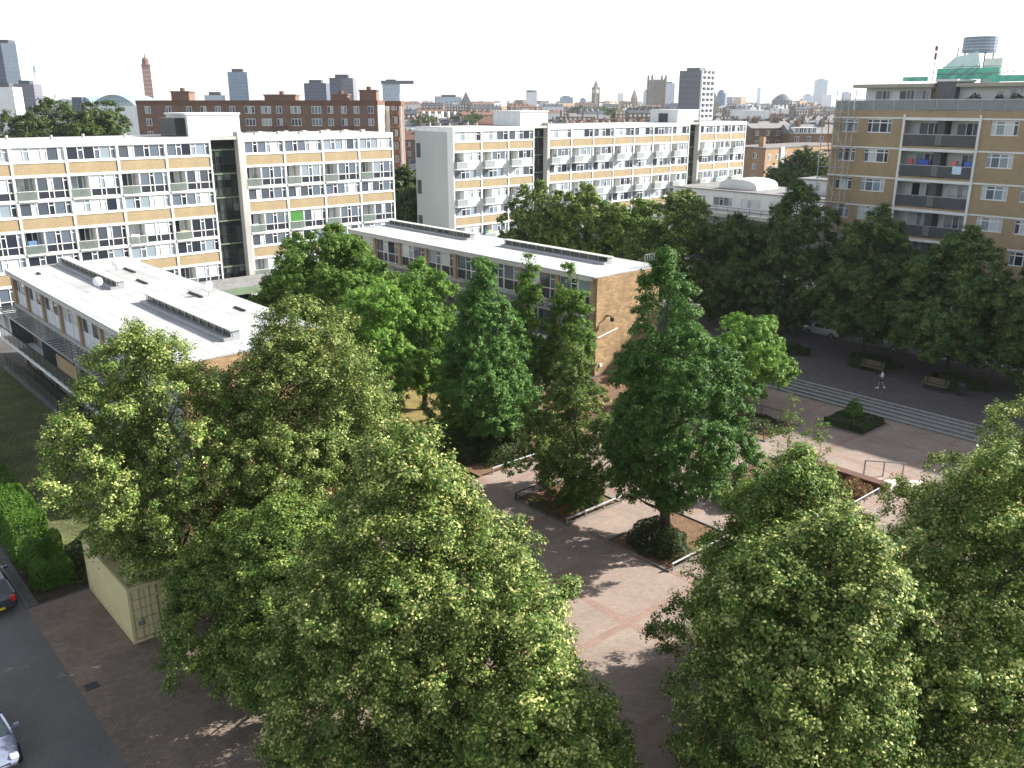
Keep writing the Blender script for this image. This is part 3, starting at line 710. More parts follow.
MB().box(W_ + .003, W_ + .06, .5, 11.9, 0, 21.6).build('side_wall', mat('cream_render', (.44, .37, .29), .9, .1, .5), MA)
MB().box(W_ + .103, W_ + 1.1, 11.8, 11.99, 0, 21.35).build('wing_pier', WHITE2, MA)
MB().box(W_ + 3.4, W_ + 3.86, 11.8, 11.99, 0, 21.35).build('wing_pier', WHITE2, MA)
for x0, x1, z1 in ((6.5, 10.5, 24.3), (27.5, 34.5, 23.6), (42.8, 46.2, 23.7), (49, 52.8, 24.6)):
    o = MB().box(x0, x1, 4, 8, 22.6, z1).box(x0 - .2, x1 + .2, 3.8, 8.2, z1, z1 + .3).build('chimney', REDB, MA)
    MB().cyl((x0 + x1) / 2, 6, z1 + .3, z1 + 1.0, .55, 10).build('chimney_pot', TILE, o)

# white two-storey hall with long canopy behind the avenue
WH = thing('white_hall', 'low white flat-roofed hall with a window row and brown canopy behind the avenue trees', 'hall', (119, 95, 0), -pi / 2)
MB().wall(0, 42, 0, 8.7, 0, .3, [(3 + 5.2 * k, 3 + 5.2 * k + 3.6, 6.35, 7.75) for k in range(7)]).box(0, 42, .31, 12, 0, 8.68).build('wall', WHITE, WH)
MB().box(-.2, 42.2, -.2, 12.2, 8.7, 8.85).build('roof', ROOFG, WH)
kH = win_kit('hall_window', 3.6, 1.4, (1, .6, 1, .6), bar=.08)
for k in range(7): win(kH, WH, (3 + 5.2 * k, .12, 6.35))
cp = MB(); cp.box(-1, 42, -4.5, -.02, 5.3, 5.9); cp.build('canopy', CONC, WH)
rg = MB()
for k in range(22): rg.box(k * 2, k * 2 + .05, -4.3, -4.25, 5.9, 6.8)
rg.box(0, 42.0, -4.31, -4.24, 6.75, 6.82); rg.box(0, 42, -4.3, -4.25, 6.3, 6.35); rg.build('railing', BLACK, WH)
MB().box(.3, 41, -3.5, -.05, .2, 5.25).build('glazed_front', RAILG, WH)
b = MB(); pts = [(4.5 * cos(pi * k / 10), 1.9 * sin(pi * k / 10) ** .6 if 0 < k < 10 else 0) for k in range(11)]
i0 = len(b.v)
for x, z in pts: b.v += [(10.5 - x * .8, 3, 9.0 + z * .75), (10.5 - x * .8, 9, 9.0 + z * .75)]
for k in range(10): b.f.append((2 * k, 2 * k + 1, 2 * k + 3, 2 * k + 2)); b.m.append(0)
b.f.append(tuple(2 * k for k in range(11))); b.m.append(0); b.f.append(tuple(2 * k + 1 for k in reversed(range(11)))); b.m.append(0)
b.box(6.9, 14.1, 3.05, 8.95, 8.852, 9.02)
b.build('vaulted_roof', WHITE2, WH)
up = MB().box(20.5, 38, 5, 11, 8.852, 10.9).build('upper_storey', WHITEP, WH)
MB().box(20.1, 38.4, 4.6, 11.4, 10.9, 11.1).build('roof', ROOFG, up)
for k in range(3): win(kH, up, (22 + 5 * k, 4.94, 9.2))

def brick_block(root, w, d, h, m, cols, rows, kit, z0=1.2, dz=2.9, side=3):
    MB().box(0, w, 0, d, 0, h).build('wall', m, root)
    MB().box(-.15, w + .15, -.15, d + .15, h, h + .35).build('parapet', KERB, root)
    for j in range(rows):
        for i in range(cols): win(kit, root, ((i + .5) * w / cols - .6, -.05, z0 + dz * j))
BK = thing('brick_flats', 'sunlit light brown brick flats with white windows beyond the white hall', 'apartment block', (*bear(.279, 250), 0), 0)
brick_block(BK, 42, 13, 10.0, LIGHTB, 11, 3, kM, 1.0, 2.95)
for j in range(3):
    for k in range(3):
        w_ = win(kM, BK, (0, 0, 0)); w_.location = (-.05, 12 - 4 * k, 1.4 + 2.95 * j); w_.rotation_euler = (0, 0, -pi / 2)
MB().box(7.2, 8.8, -.35, -.002, 1, 10.3).build('stair_window', WHITE2, BK)
MB().box(3.2, 4.2, 3, 4.5, 10.36, 13.0).build('chimney', LIGHTB, BK)
def gabled(name, label, loc, rz, w, d, h, rz_, m, cols, rows, hip=0, group=None, roofm=SLATE, chim=2, kit=None, cat='house'):
    t = thing(name, label, cat, (*loc, 0), rz, group)
    MB().box(0, w, 0, d, 0, h).build('wall', m, t)
    r = MB().gable(-.25, w + .25, -.3, d + .3, h, rz_, 0, hip).build('roof', roofm, t)
    for i in range(chim):
        x = w * (i + .5) / chim + (.3 if chim > 1 else w * .45)
        x = min(x, w - .7)
        c = MB().box(x - .35, x + .35, d * .35, d * .62, h + .2, rz_ + 1.1).build('chimney', m, r)
        for k in range(3): MB().cyl(x, d * .40 + k * d * .085, rz_ + 1.1, rz_ + 1.7, .15, 6).build('chimney_pot', TILE, c)
    if kit: house_windows(t, kit, [(i + .5) * w / cols - .6 for i in range(cols)], [h - 2.3 - 3.0 * j for j in range(rows)], -.05)
    return t
gabled('brick_house', 'dark stock brick house with a pale dormer strip behind the light brown flats', bear(.262, 290), FACE + .25, 15, 12, 14.4, 16.4, LONDON, 4, 3, roofm=ROOFG, kit=kM)
g2 = gabled('brick_house', 'tall dark brick house with a white row of dormer windows beside the brick tower block', bear(.305, 285), FACE + .1, 16, 12, 12.9, 15.6, LONDON, 4, 2, roofm=ROOFG, kit=kM)
dm = MB().box(1.2, 8.5, .3, 4, 13.0, 14.8).build('dormer', WHITE2, g2)
for k in range(5): win(kM, dm, (1.4 + k * 1.4, .25, 13.15))
MB().box(15.6, 18.8, 1, 8, 0, 14.6).build('stair_wing', LONDON, g2)
gabled('pale_house', 'pale rendered terrace house glimpsed in the gap between the two white slab blocks', bear(-.113, 172), FACE + .1, 9, 10, 9.5, 11.5, WHITE2, 3, 3, kit=kM)

# rooftops of the terraces beyond the blocks
rng = np.random.default_rng(21)
walls = [LONDON, LIGHTB, REDB, WHITE2, LONDON, LONDON, REDB]; roofs = [SLATE, SLATE, ROOFG, TILE, SLATE]
protos = {}
def terrace_house(i, j, lab, grp, loc, rz, detail):
    key = (i, j, detail)
    if key not in protos:
        m = walls[i]; r = roofs[j]; w, d, h = 6.6, 10, 10.5
        if detail:
            t = gabled('terraced_house', lab, loc, rz, w, d, h, 13.2, m, 2, 2, chim=1, kit=kM, roofm=r, group=grp)
            if j == 2:
                ro_ = [c for c in t.children if c.name.startswith('roof')][0]
                MB().box(1.6, 5, .2, 4, h + .3, h + 2.3).build('dormer', WHITE2, ro_)
        else:
            b = MB(); b.box(0, w, 0, d, 0, h, 0); b.gable(-.2, w + .2, -.3, d + .3, h, 13.2, 1); b.box(5.6, 6.4, 3, 7, h, 14.6, 0)
            for x in (1, 3.8):
                for z in (h - 2.4, h - 5.4): b.box(x, x + 1.6, -.12, -.02, z, z + 1.6, 2)
            t = tag(b.build('terraced_house', [m, r, WHITE2], None, (*loc, 0), rz), lab, 'house', grp)
        protos[key] = t
        return t
    c = copy_tree(protos[key]); c.location = (*loc, 0); c.rotation_euler = (0, 0, rz); c['label'] = lab; c['group'] = grp
    return c
wname = {LONDON.name: 'brown brick', LIGHTB.name: 'light brown brick', REDB.name: 'red brick', WHITE2.name: 'white rendered', CONC.name: 'grey rendered'}
rname = {SLATE.name: 'slate', ROOFG.name: 'grey', TILE.name: 'tiled'}
ROWS = [(300, -.125, -.085, 0, 1.0), (345, -.115, -.02, .05, 1), (352, .02, .24, -.04, 1), (420, -.115, .10, .03, 1), (430, .14, .40, .0, 1), (520, -.12, .21, -.05, 1.05), (540, .23, .42, .04, 1.05)]
for D, ta, tb, rot, sc_ in ROWS:
    t = ta; i = int(rng.integers(7)); j = int(rng.integers(5)); run = 0; turn = rot
    while t < tb:
        if run <= 0: i = int(rng.integers(7)); j = int(rng.integers(5)); run = int(rng.integers(3, 7)); turn = rot + rng.uniform(-.05, .05); dd = rng.uniform(-9, 9); t += rng.choice([0, 0, .006])
        where = 'nearer rooftops left of the middle slab' if D < 310 else 'rooftops just above the middle slab' if D < 400 else 'rooftops farther above the middle slab' if D < 500 else 'far rooftops short of the skyline'
        lab = '%s terraced house with %s roof in the %s' % (wname[walls[i].name], rname[roofs[j].name], where)
        terrace_house(i, j, lab, '%s %s houses, %s' % (wname[walls[i].name], rname[roofs[j].name], where), bear(t, D + dd), FACE + turn, D < 400)
        t += 6.62 / D; run -= 1
fb = 0
for D, ta, tb in ((660, -.13, .42), (820, -.14, .42), (1050, -.50, .42), (1350, -.52, .42)):
    t = ta
    while t < tb:
        w = rng.uniform(14, 38); h = rng.uniform(9, 17) + (4 if D > 900 else 0)
        b = MB(); b.box(0, w, 0, 14, 0, h, 0)
        if rng.uniform() < .55: b.gable(-.2, w + .2, -.3, 14.3, h, h + 3, 1)
        else: b.box(w * .3, w * .5, 3, 8, h, h + 2.2, 2)
        for k in range(int(w / 5)): b.box(2 + k * 5, 2.8 + k * 5, 5, 8, h, h + 4.2, 0)
        for z in np.arange(h - 2.5, h - 9, -3.1):
            for k in range(int(w / 3.2)): b.box(.8 + k * 3.2, 2.4 + k * 3.2, -.15, -.02, z, z + 1.7, 2)
        i = int(rng.integers(7)); j = int(rng.integers(5))
        where = {660: 'far city roofs behind the terraces', 820: 'farther city roofs', 1050: 'distant city roofs', 1350: 'most distant city roofs'}[D]
        tag(b.build('city_building', [walls[i], roofs[j], WHITE2], None, (*bear(t, D + rng.uniform(-40, 40)), 0), FACE + rng.uniform(-.3, .3)),
            '%s city building with %s roof among the %s' % (wname[walls[i].name], rname[roofs[j].name], where), 'building', '%s %s buildings, %s' % (wname[walls[i].name], rname[roofs[j].name], where))
        t += (w + rng.choice([1, 1, 9, 16])) / D
dc = MB()
for k in range(900):
    D = rng.uniform(1700, 4200); t = rng.uniform(-.62, .62); x, y = bear(t, D); w = rng.uniform(15, 50); h = rng.uniform(8, 24) * (1 + (D > 2500) * .25)
    if rng.uniform() < .06: h *= 1.8
    dc.box(x - w / 2, x + w / 2, y - 12, y + 12, 0, h, int(rng.integers(5)))
struct(dc.build('distant_city', [LONDON, CONC, SLATE, WHITE2, LIGHTB]), 'stuff')

# ------------------------------------------------------------------ skyline
def gridmat(name, glass, frame, w, h, rough=.3, ms=.25):
    frame = tuple(.45 * a + .55 * b for a, b in zip(frame, glass)); w *= .7; h *= .9; ms *= .75
    return brickmat(name, glass, tuple(c * 1.25 for c in glass), frame, w, h, rough, plane='xz', msize=ms, var=.1, nscale=.05, msm=0)
def bnd(px): return (px - 512) / 924
def hz(y, D): return 22 + .00103 * (103 - y) * D
def tower(name, label, p0, p1, ytop, D, m, d=None, rot=0, cap=None, cat='tower', crown=None):
    w = (p1 - p0) / 924 * D; d = d or w * .8
    t = thing(name, label, cat, (*bear(bnd(p0), D), 0), FACE + rot); h = hz(ytop, D)
    MB().box(0, w, 0, d, 0, h).build('wall', m, t)
    c = MB(); c.box(w * .2, w * .75, d * .2, d * .7, h, h + (cap or 3)); c.build('rooftop_plant', crown or SLATE, t)
    return t, w, d, h
GB = gridmat('dark_tower_glass', (.05, .06, .10), (.16, .17, .20), 3.2, 3.4, ms=.5)
GB2 = gridmat('blue_tower_glass', (.13, .19, .28), (.34, .38, .42), 3.0, 3.6, ms=.7)
GB3 = gridmat('pale_hazed_tower_glass', (.30, .38, .46), (.60, .62, .64), 3.4, 3.6, ms=.9)  # distance haze of the far towers is put into this pale colour
GB4 = gridmat('grey_tower_grid', (.10, .10, .13), (.24, .24, .26), 2.6, 3.2, ms=.7)
GB5 = gridmat('brown_tower_grid', (.12, .10, .10), (.22, .19, .17), 2.6, 3.2, ms=.7)
t, w, d, h = tower('office_tower', 'tall dark glass office tower at the far left edge of the skyline', -14, 25, 44, 800, GB3, 22, 0)
MB().box(-.3, w * .62, -.4, 22.3, 0, h + .3).build('dark_face', GB, t)
for px0, px1, yt, D, m, l in ((16, 36, 84, 780, GB4, 'grey office block at the foot of the tall dark tower, far left'), (-6, 15, 87, 640, WHITE2, 'low white building below the tall dark tower, far left')):
    tower('office_block', l, px0, px1, yt, D, m, cat='office')
sp = thing('lattice_mast', 'thin pale blue mast to the right of the tall dark tower, far left', 'mast', (*bear(bnd(39), 900), 0), FACE)
MB().tube([(0, 0, 0), (0, 0, hz(72, 900))], [2.2, 1.2], 6).build('shaft', GB3, sp); MB().cyl(0, 0, hz(72, 900), hz(66, 900), 2.0, 10).build('head', GB2, sp)
# long glass arched roofs
gl = thing('glass_roof_hall', 'long building with blue curved glass roofs behind the trees, far left', 'station', (*bear(bnd(46), 560), 0), FACE)
def arch(x0, x1, z0, z1, d, n=10):
    b = MB()
    for k in range(n + 1):
        q = k / n; x = x0 + (x1 - x0) * q; z = z0 + (z1 - z0) * sin(pi * q) ** .7
        b.v += [(x, 0, 0), (x, d, 0), (x, 0, z), (x, d, z)]
    for k in range(n):
        a = 4 * k; b.f += [(a, a + 4, a + 6, a + 2), (a + 2, a + 6, a + 7, a + 3), (a + 1, a + 3, a + 7, a + 5)]; b.m += [0, 0, 0]
    b.f += [(0, 2, 3, 1), (4 * n, 4 * n + 1, 4 * n + 3, 4 * n + 2)]; b.m += [0, 0]
    return b
u = .606
arch(0, 40 * u, 17, 24.6, 40).build('white_vault', WHITE2, gl); arch(26 * u, 50 * u, 15, 25.6, 36).build('glass_vault', GB2, gl)
arch(40 * u, 94 * u, 16, 27.0, 44, 14).build('long_glass_vault', gridmat('teal_glass', (.17, .25, .28), (.40, .46, .48), 3, 3, ms=.6), gl)
MB().box(-8, 92 * u + 6, -2, 50, 0, 20.5).build('wall', WHITE2, gl)
MB().box(28 * u, 38 * u, -2.6, 6, 12, 25.5).build('dark_block', GB, gl)
# striped brick campanile
cm = thing('bell_tower', 'slender striped red brick bell tower with domed top on the left skyline', 'tower', (*bear(bnd(150), 1050), 0), FACE + .4)
D = 1050; hh = hz(66, D)
b = MB()
for k in range(14): b.box(-4.4, 4.4, -4.4, 4.4, hh * k / 14, hh * (k + .74) / 14, 0); b.box(-4.35, 4.35, -4.35, 4.35, hh * (k + .74) / 14, hh * (k + 1) / 14, 1)
b.build('shaft', [mat('campanile_brick', (.23, .13, .105), .9, .1, .3), mat('campanile_stone', (.34, .25, .21), .9, .1, .3)], cm)
MB().box(-5.1, 5.1, -5.1, 5.1, hh, hh + 1.2).cyl(0, 0, hh + 1.2, hh + 6.5, 3.6, 8).cyl(0, 0, hh + 6.5, hh + 9, 3.7, 8, 0, .35).cyl(0, 0, hh + 9, hh + 13, .5, 6).build('belfry', TILE, cm)
tower('office_tower', 'slim pale blue-grey office slab standing over the brick mansion block', 230, 249, 72, 900, GB2, 14, .1)
tower('office_tower', 'shorter and broader of two dark blue towers above the brick mansion block', 305, 327, 83, 880, GB, 20)
t, w, d, h = tower('office_tower', 'taller of two dark towers above the brick mansion block, with a ribbed side', 331, 354, 78, 800, GB4, 18)
MB().box(-.3, w * .5, -.4, 18.2, 0, h + .2).build('dark_face', GB, t)
t, w, d, h = tower('office_tower', 'white banded office tower with an oversailing dark top, right of the dark pair', 383, 400, 84, 620, GB3, 10)
MB().box(-.8, w + 9.5, -.5, 6, h, h + 2.2).build('oversailing_top', GB4, t)
t, w, d, h = tower('office_tower', 'white four-shafted block on the skyline above the middle slab', 526, 537, 92, 1500, WHITE2, 12)
for k in range(4): MB().box(w * k / 4 + .6, w * (k + 1) / 4 - .6, -.8, 12.5, h, h + 3).build('shaft_head', GB2, t)
# clock tower
D = 1700; ct = thing('clock_tower', 'gothic clock tower with pointed spire on the skyline above the middle slab', 'clock tower', (*bear(bnd(595.5), D), 0), FACE + .5)
STN = mat('gothic_stone', (.20, .165, .13), .9, .15, .2)
h1 = hz(94, D); b = MB(); b.box(-4.6, 4.6, -4.6, 4.6, 0, h1); b.box(-5.3, 5.3, -5.3, 5.3, h1, h1 + 9.5)
for x in (-4.7, 4.7):
    for y in (-4.7, 4.7): b.box(x - .8, x + .8, y - .8, y + .8, 0, h1 + 12)
b.build('shaft', STN, ct)
MB().prism([(-4.8, -4.8), (4.8, -4.8), (4.8, 4.8), (-4.8, 4.8)], h1 + 9.5, h1 + 14, 0, .6).box(-2.2, 2.2, -2.2, 2.2, h1 + 14, h1 + 16.5).prism([(-2.6, -2.6), (2.6, -2.6), (2.6, 2.6), (-2.6, 2.6)], h1 + 16.5, h1 + 25, 0, .06).build('spire', SLATE, ct)
cf = MB(); cf.prism([(3.3 * cos(2 * pi * k / 20), 3.3 * sin(2 * pi * k / 20)) for k in range(20)], 0, .3)
o = cf.build('clock_face', mat('clock_white', (.6, .58, .5), .6, .05, 1), ct, (0, -5.35, h1 + 4.8)); o.rotation_euler = (pi / 2, 0, 0)
o = put(o.data, 'clock_face', ct, (-5.35, 0, h1 + 4.8)); o.rotation_euler = (pi / 2, 0, -pi / 2)
for l, px, yt, wd, D in (('small gothic turret with spire midway between the clock tower and the square tower', 634, 89, 4.6, 1700), ('dark slim church spire just right of the ribbed tower on the skyline', 713, 90, 4.5, 1000), ('dark stepped church spire left of the clock tower on the skyline', 466, 92, 5, 1100)):
    st = thing('church_spire', l, 'spire', (*bear(bnd(px), D), 0), FACE + .3); h = hz(yt, D); q = wd
    MB().box(-q, q, -q, q, 0, h * .66).build('tower', STN, st)
    MB().prism([(-q, -q), (q, -q), (q, q), (-q, q)], h * .66, h, 0, .08).build('spire', SLATE if 'dark' in l else STN, st)
D = 1500; vt = thing('square_tower', 'square gothic stone tower with four corner turrets on the skyline', 'tower', (*bear(bnd(656), D), 0), FACE + .12); h = hz(80, D); q = 11.2
b = MB(); b.box(-q, q, -q, q, 0, h)
for k in range(5): b.box(-q + 2.2 + k * 4, -q + 3.4 + k * 4, -q - .5, -q - .02, 0, h)
b.build('wall', STN, vt)
for x in (-q, q):
    for y in (-q, q): MB().cyl(x, y, 0, h + 4.5, 2.1, 8).cyl(x, y, h + 4.5, h + 9.5, 2.2, 8, 0, .1).build('turret', STN, vt)
pn = MB()
for k in range(7): pn.prism([(-q + 2.6 + k * 2.75, -q), (-q + 4 + k * 2.75, -q), (-q + 4 + k * 2.75, -q + 1.2), (-q + 2.6 + k * 2.75, -q + 1.2)], h, h + 2.6, 0, .2)
pn.build('parapet', STN, vt)
tower('office_tower', 'pale blue tower peeping out right behind the square gothic tower', 663, 674, 83, 1900, GB3, 20)
tower('office_tower', 'pale sliver of a tower just left of the square gothic tower', 644, 650, 91, 2100, GB3, 20)
t = thing('residential_tower', 'dark grey tower with white-banded balconies on its right face, biggest above the middle slab', 'tower', (*bear(bnd(678), 520), 0), FACE + .62)
D = 520; h = hz(71, D); wl_, wr_ = 13.5, 14.5
MB().box(0, wl_, 0, wr_, 0, h).box(wl_ * .2, wl_ * .8, 3, 10, h, h + 1.6).build('wall', GB4, t)
t.rotation_euler = (0, 0, FACE - .70)
for k in range(12):
    MB().box(wl_ + .01, wl_ + 1.0, .3, wr_ - .3, h - 2.9 * (k + 1), h - 2.9 * (k + 1) + 1.1).build('balcony', WHITE2, t)
for y in (.1, 4.8, 9.6, 14.1): MB().box(wl_ + .01, wl_ + 1.05, y - .25, y + .15, 0, h).build('fin', WHITE2, t)
t = thing('domed_tower', 'rounded blue-grey tower right of the dark banded tower', 'tower', (*bear(bnd(721.5), 1300), 0), 0); h = hz(93, 1300)
MB().cyl(0, 0, 0, h, 6.8, 20).build('wall', GB2, t); MB().cyl(0, 0, h, h + 4.5, 6.8, 20, 0, .55).build('dome', GB2, t)
t = thing('glass_dome', 'dark squat dome on the horizon between the middle slab and the brick tower', 'dome', (*bear(bnd(782), 2000), 0), 0); h = hz(102, 2000)
MB().cyl(0, 0, 0, h + 4, 22, 20).build('drum', SLATE, t); MB().cyl(0, 0, h + 4, h + 12, 21, 20, 0, .62).cyl(0, 0, h + 12, h + 17, 13, 20, 0, .3).build('dome', SLATE, t)
for p0, p1, yt, D, l in ((814, 826, 80, 3000, 'broad pale cyan glass tower on the horizon left of the brick tower block'), (804, 812, 95, 3000, 'low pale cyan block beside the broad cyan tower on the horizon'), (757, 760, 88, 4200, 'faint needle-thin tower on the hazy horizon'),
                         (560, 573, 97, 2400, 'low blue-grey block on the horizon left of the clock tower'), (580, 586, 99, 2400, 'tiny blue-grey block just left of the clock tower'), (843, 850, 93, 2600, 'pale block touching the left end of the brick tower block'),
                         (205, 222, 95, 900, 'white roof-top block left of the slim blue-grey slab'), (436, 462, 97, 1200, 'pale stepped block above the gap between the slabs')):
    tower('office_tower', l, p0, p1, yt, D, GB3 if 'pale' in l or 'faint' in l or 'white' in l else GB2, 18)
ob = thing('brick_hall', 'orange brick hall with a hipped roof left of the roof box on the middle slab', 'building', (*bear(bnd(475), 300), 0), FACE - .2)
MB().box(0, 8.5, 0, 12, 0, 15.6).build('wall', mat('orange_brick', (.36, .14, .08), .9, .15, .5), ob); MB().gable(-.3, 8.8, -.3, 12.3, 15.6, 17.6, 0, 2).build('roof', TILE, ob)

# ------------------------------------------------------------------ ground
ground = MB(); G = 7000
ground.quad((-G, -G, 0), (G, -G, 0), (G, G, 0), (-G, G, 0)); struct(ground.build('ground', CITYG, None, (0, 0, -.03)))
sheet('estate_ground', rect(-40, 140, -30, 140), -.012, mat('estate_tarmac', (.085, .08, .078), .95, .25, .3, fine=6))
sheet('road', rect(-4.5, 6.5, -40, 130), 0, ASPH)
sheet('brick_paving', rect(6.5, 14, -20, 41.0), .004, PAVE_B)
sheet('garden_path', rect(14, 26, 40.002, 41), .004, PAVE_B)
sheet('plaza', rect(14, 62.0, -30, 40), .008, PAVE_P)
bands = MB()
for k in range(10): bands.box(16.1 + k * 5.0, 16.5 + k * 5.0, -30, 40, 0, .004)
for k in range(14):
    for j in range(9): bands.box(16.504 + j * 5, 21.096 + j * 5, -28 + k * 5.0, -27.6 + k * 5.0, 0, .004)
struct(bands.build('paving_band', PAVE_R, None, (0, 0, .008)))
sheet('pale_paving_patch', [(49.4, 22.9), (51.6, 20.6), (48.9, 19.8), (48.5, 20.8), (48.7, 21.6)], .02, PAVE_W)
sheet('lawn', rect(8.7, 15.0, 46.5, 88), .006, GRASSD)
sheet('shade_patch_ground', rect(7.0, 15.0, 41.2, 46.49), .006, mat('shade_toned_soil', (.055, .042, .028), .95, .3, 2, fine=10))  # missing tree shade over the lawn end, put into a dark ground colour
sheet('garden_ground', rect(15.0, 26.6, 40.99, 46.6), .005, SOIL)
sheet('garden_soil', rect(43, 60, 40.2, 48.5), .007, SOIL)
sheet('garden_lawn', rect(26.6, 42.9, 40.2, 88.5), .006, DRYG)
sheet('planted_bed', rect(31, 42, 38.9, 46), .012, SOIL)
kb = MB(); kb.box(6.5, 6.58, 41.1, 130, 0, .10); kb.box(-4.6, -4.45, -40, 130, 0, .12); struct(kb.build('kerb', KERB))
sheet('footpath', rect(6.58, 7.0, 41.1, 120), .012, mat('path_tarmac', (.13, .125, .115), .9, .2, .8))
# raised walk beyond the steps, and the street under the brick tower
up = MB(); up.box(62.42, 77, -40, 62, 0, .6); struct(up.build('upper_pavement', mat('upper_paving', (.095, .083, .080), .9, .18, .4, fine=6)))  # paving tone lowered to deepen the shade here: shade put into the colour
st = MB(); no = MB()
for k in range(5):
    x = 60.4 + .5 * k
    st.box(x, 62.419, -40, 41.5, .12 * k + (.001 if k else 0), .12 * (k + 1) - (.002 if k == 4 else 0)) if k < 4 else st.box(62.2, 62.419, -40, 41.5, .482, .598)
    no.box(x - .012, x + .10, -39.9, 41.4, .12 * (k + 1) + .001, .12 * (k + 1) + .012)
struct(st.build('steps', STEPM)); struct(no.build('step_nosings', NOSE))
sheet('street', rect(77, 84.2, -60, 140), .004, ASPH)
tag(MB().box(62.6, 69.5, 44.6, 44.95, .6, 1.25).box(62.55, 69.55, 44.55, 45.0, 1.25, 1.33).build('low_wall', KERB), 'low pale-topped wall beside the steps, left of the small bright tree', 'wall')
mh = tag(MB().box(-.55, .55, -.55, .55, 0, .012).box(-.47, .47, -.47, .47, .012, .018, 1).build('manhole_cover', [BLACK, mat('rusty_iron', (.10, .07, .05), .8, .3, 6)], None, (26.95, 20.8, .013)), 'square dark manhole cover in the plaza paving', 'manhole cover')
tag(MB().box(-.25, .25, -.22, .22, 0, .012).box(-.2, .2, -.18, .18, .012, .016, 1).build('drain_cover', [BLACK, BLACK], None, (6.95, 33.2, .005)), 'small dark drain cover where the brown paving meets the road', 'drain cover')

# ------------------------------------------------------------------ beds, rails, furniture
def bed(x0, x1, y0, y1, m=SOIL, name='planted_bed'):
    sheet(name, rect(x0, x1, y0, y1), .022, m)
    k = MB(); k.box(x0 - .1, x1 + .1, y0 - .1, y0, 0, .09); k.box(x0 - .1, x1 + .1, y1, y1 + .1, 0, .09); k.box(x0 - .1, x0, y0, y1, 0, .09); k.box(x1, x1 + .1, y0, y1, 0, .09)
    struct(k.build('bed_kerb', KERB))
def rail(label, pts, h=.5, m=STEEL, z=0, n=3, r=.03, name='low_rail'):
    root = thing(name, label, 'railing', (*pts[0], z))
    ox, oy = pts[0]; L = hypot(pts[1][0] - ox, pts[1][1] - oy); dx, dy = (pts[1][0] - ox) / L, (pts[1][1] - oy) / L
    MB().tube([(0, 0, h), (dx * L, dy * L, h)], r, 8).build('top_bar', m, root)
    for k in range(n): q = L * k / (n - 1); q = min(max(q, .04), L - .04); MB().tube([(dx * q, dy * q, 0), (dx * q, dy * q, h)], r * .9, 6).build('post', m, root)
bed(30.9, 35.2, 30.8, 35.0); rail('low rail on the sunlit right edge of the square tree bed', [(30.9, 30.75), (35.3, 30.75)], .42, n=4, r=.06); rail('low dark rail on the left edge of the square tree bed', [(30.85, 30.9), (30.85, 35)], .42, BLACK, n=4, r=.035); rail('low dark rail along the back of the square tree bed', [(31, 35.1), (35.2, 35.1)], .42, BLACK, n=4, r=.035)
bed(31.2, 36.6, 23.9, 28.0); rail('low rail at the right edge of the bed under the big dark tree', [(31.3, 23.8), (36.6, 23.8)], .42, n=5, r=.05)
rail('low steel rail along the shrubbery left of the square tree bed', [(32.3, 38.75), (37.0, 38.75)], .42, n=4, r=.05)
bed(49.9, 54.2, 30.8, 35.6); rail('thin black rail behind the grassy bed near the steps', [(54.25, 30.8), (54.25, 35.6)], .75, BLACK, n=4, r=.025); rail('thin black rail in front of the grassy bed near the steps', [(49.8, 30.8), (49.8, 35.6)], .45, BLACK, n=4, r=.03)
bed(55.9, 59.4, 26.9, 30.1)
bed(42.0, 47.6, 21.8, 29.0)
hr = thing('handrail', 'waist-high grey steel handrail with three posts on the sunlit paving', 'railing', (49.6, 23.5, 0))
d = np.array([1.3, -1.7]) / hypot(1.3, 1.7)
for k in range(3): MB().tube([(d[0] * k * 1.12, d[1] * k * 1.12, 0), (d[0] * k * 1.12, d[1] * k * 1.12, .95)], .045, 8).build('post', mat('grey_paint', (.22, .22, .23), .5, .1, 2), hr)
MB().tube([(-d[0] * .04, -d[1] * .04, .97), (d[0] * 2.4, d[1] * 2.4, .97)], .045, 8).build('top_bar', MATS['grey_paint'], hr)
tag(MB().box(48.0, 48.55, 21.3, 27.5, 0, .38).box(47.95, 48.6, 21.25, 27.55, .38, .48, 1).build('brick_seat_wall', [mat('dark_red_brick', (.13, .055, .04), .9, .2, 3), mat('brick_coping', (.12, .062, .048), .9, .2, 2)]), 'low dark red brick wall in front of the handrail', 'wall')
rail('pale low rail by the rusty plants below the brick seat wall', [(44.3, 21.5), (47.6, 21.5)], .4, n=3, r=.04)
def bench(label, x, y, z, rz):
    t = thing('park_bench', label, 'bench', (x, y, z), rz, 'benches on the upper pavement')
    s = MB()
    for k in range(3): s.box(-.95, .95, -.2 + k * .15, -.08 + k * .15, .42, .46)
    s.build('seat', TIMB, t); s = MB()
    for k in range(3): s.box(-.95, .95, .27 + .03 * k, .31 + .03 * k, .52 + .14 * k, .63 + .14 * k)
    s.build('backrest', TIMB, t)
    for x_ in (-.7, .7): MB().box(x_ - .04, x_ + .04, -.18, -.1, 0, .42).box(x_ - .04, x_ + .04, .26, .34, 0, .92).box(x_ - .04, x_ + .04, -.1, .26, .36, .418).build('leg', BLACK, t)
bench('slatted wooden bench facing the steps under the right-hand avenue tree', 67.9, 27.5, .6, -pi / 2)
bench('wooden bench half hidden by the planting under the left-hand avenue tree', 68.9, 33.2, .6, -pi / 2)
lb = thing('litter_bin', 'round black litter bin beside the slatted bench', 'bin', (68.3, 25.6, .6)); MB().cyl(0, 0, 0, .85, .3, 16).build('body', BLACK, lb); MB().cyl(0, 0, .85, 1.0, .32, 16, 0, .75).build('lid', DARKP, lb)

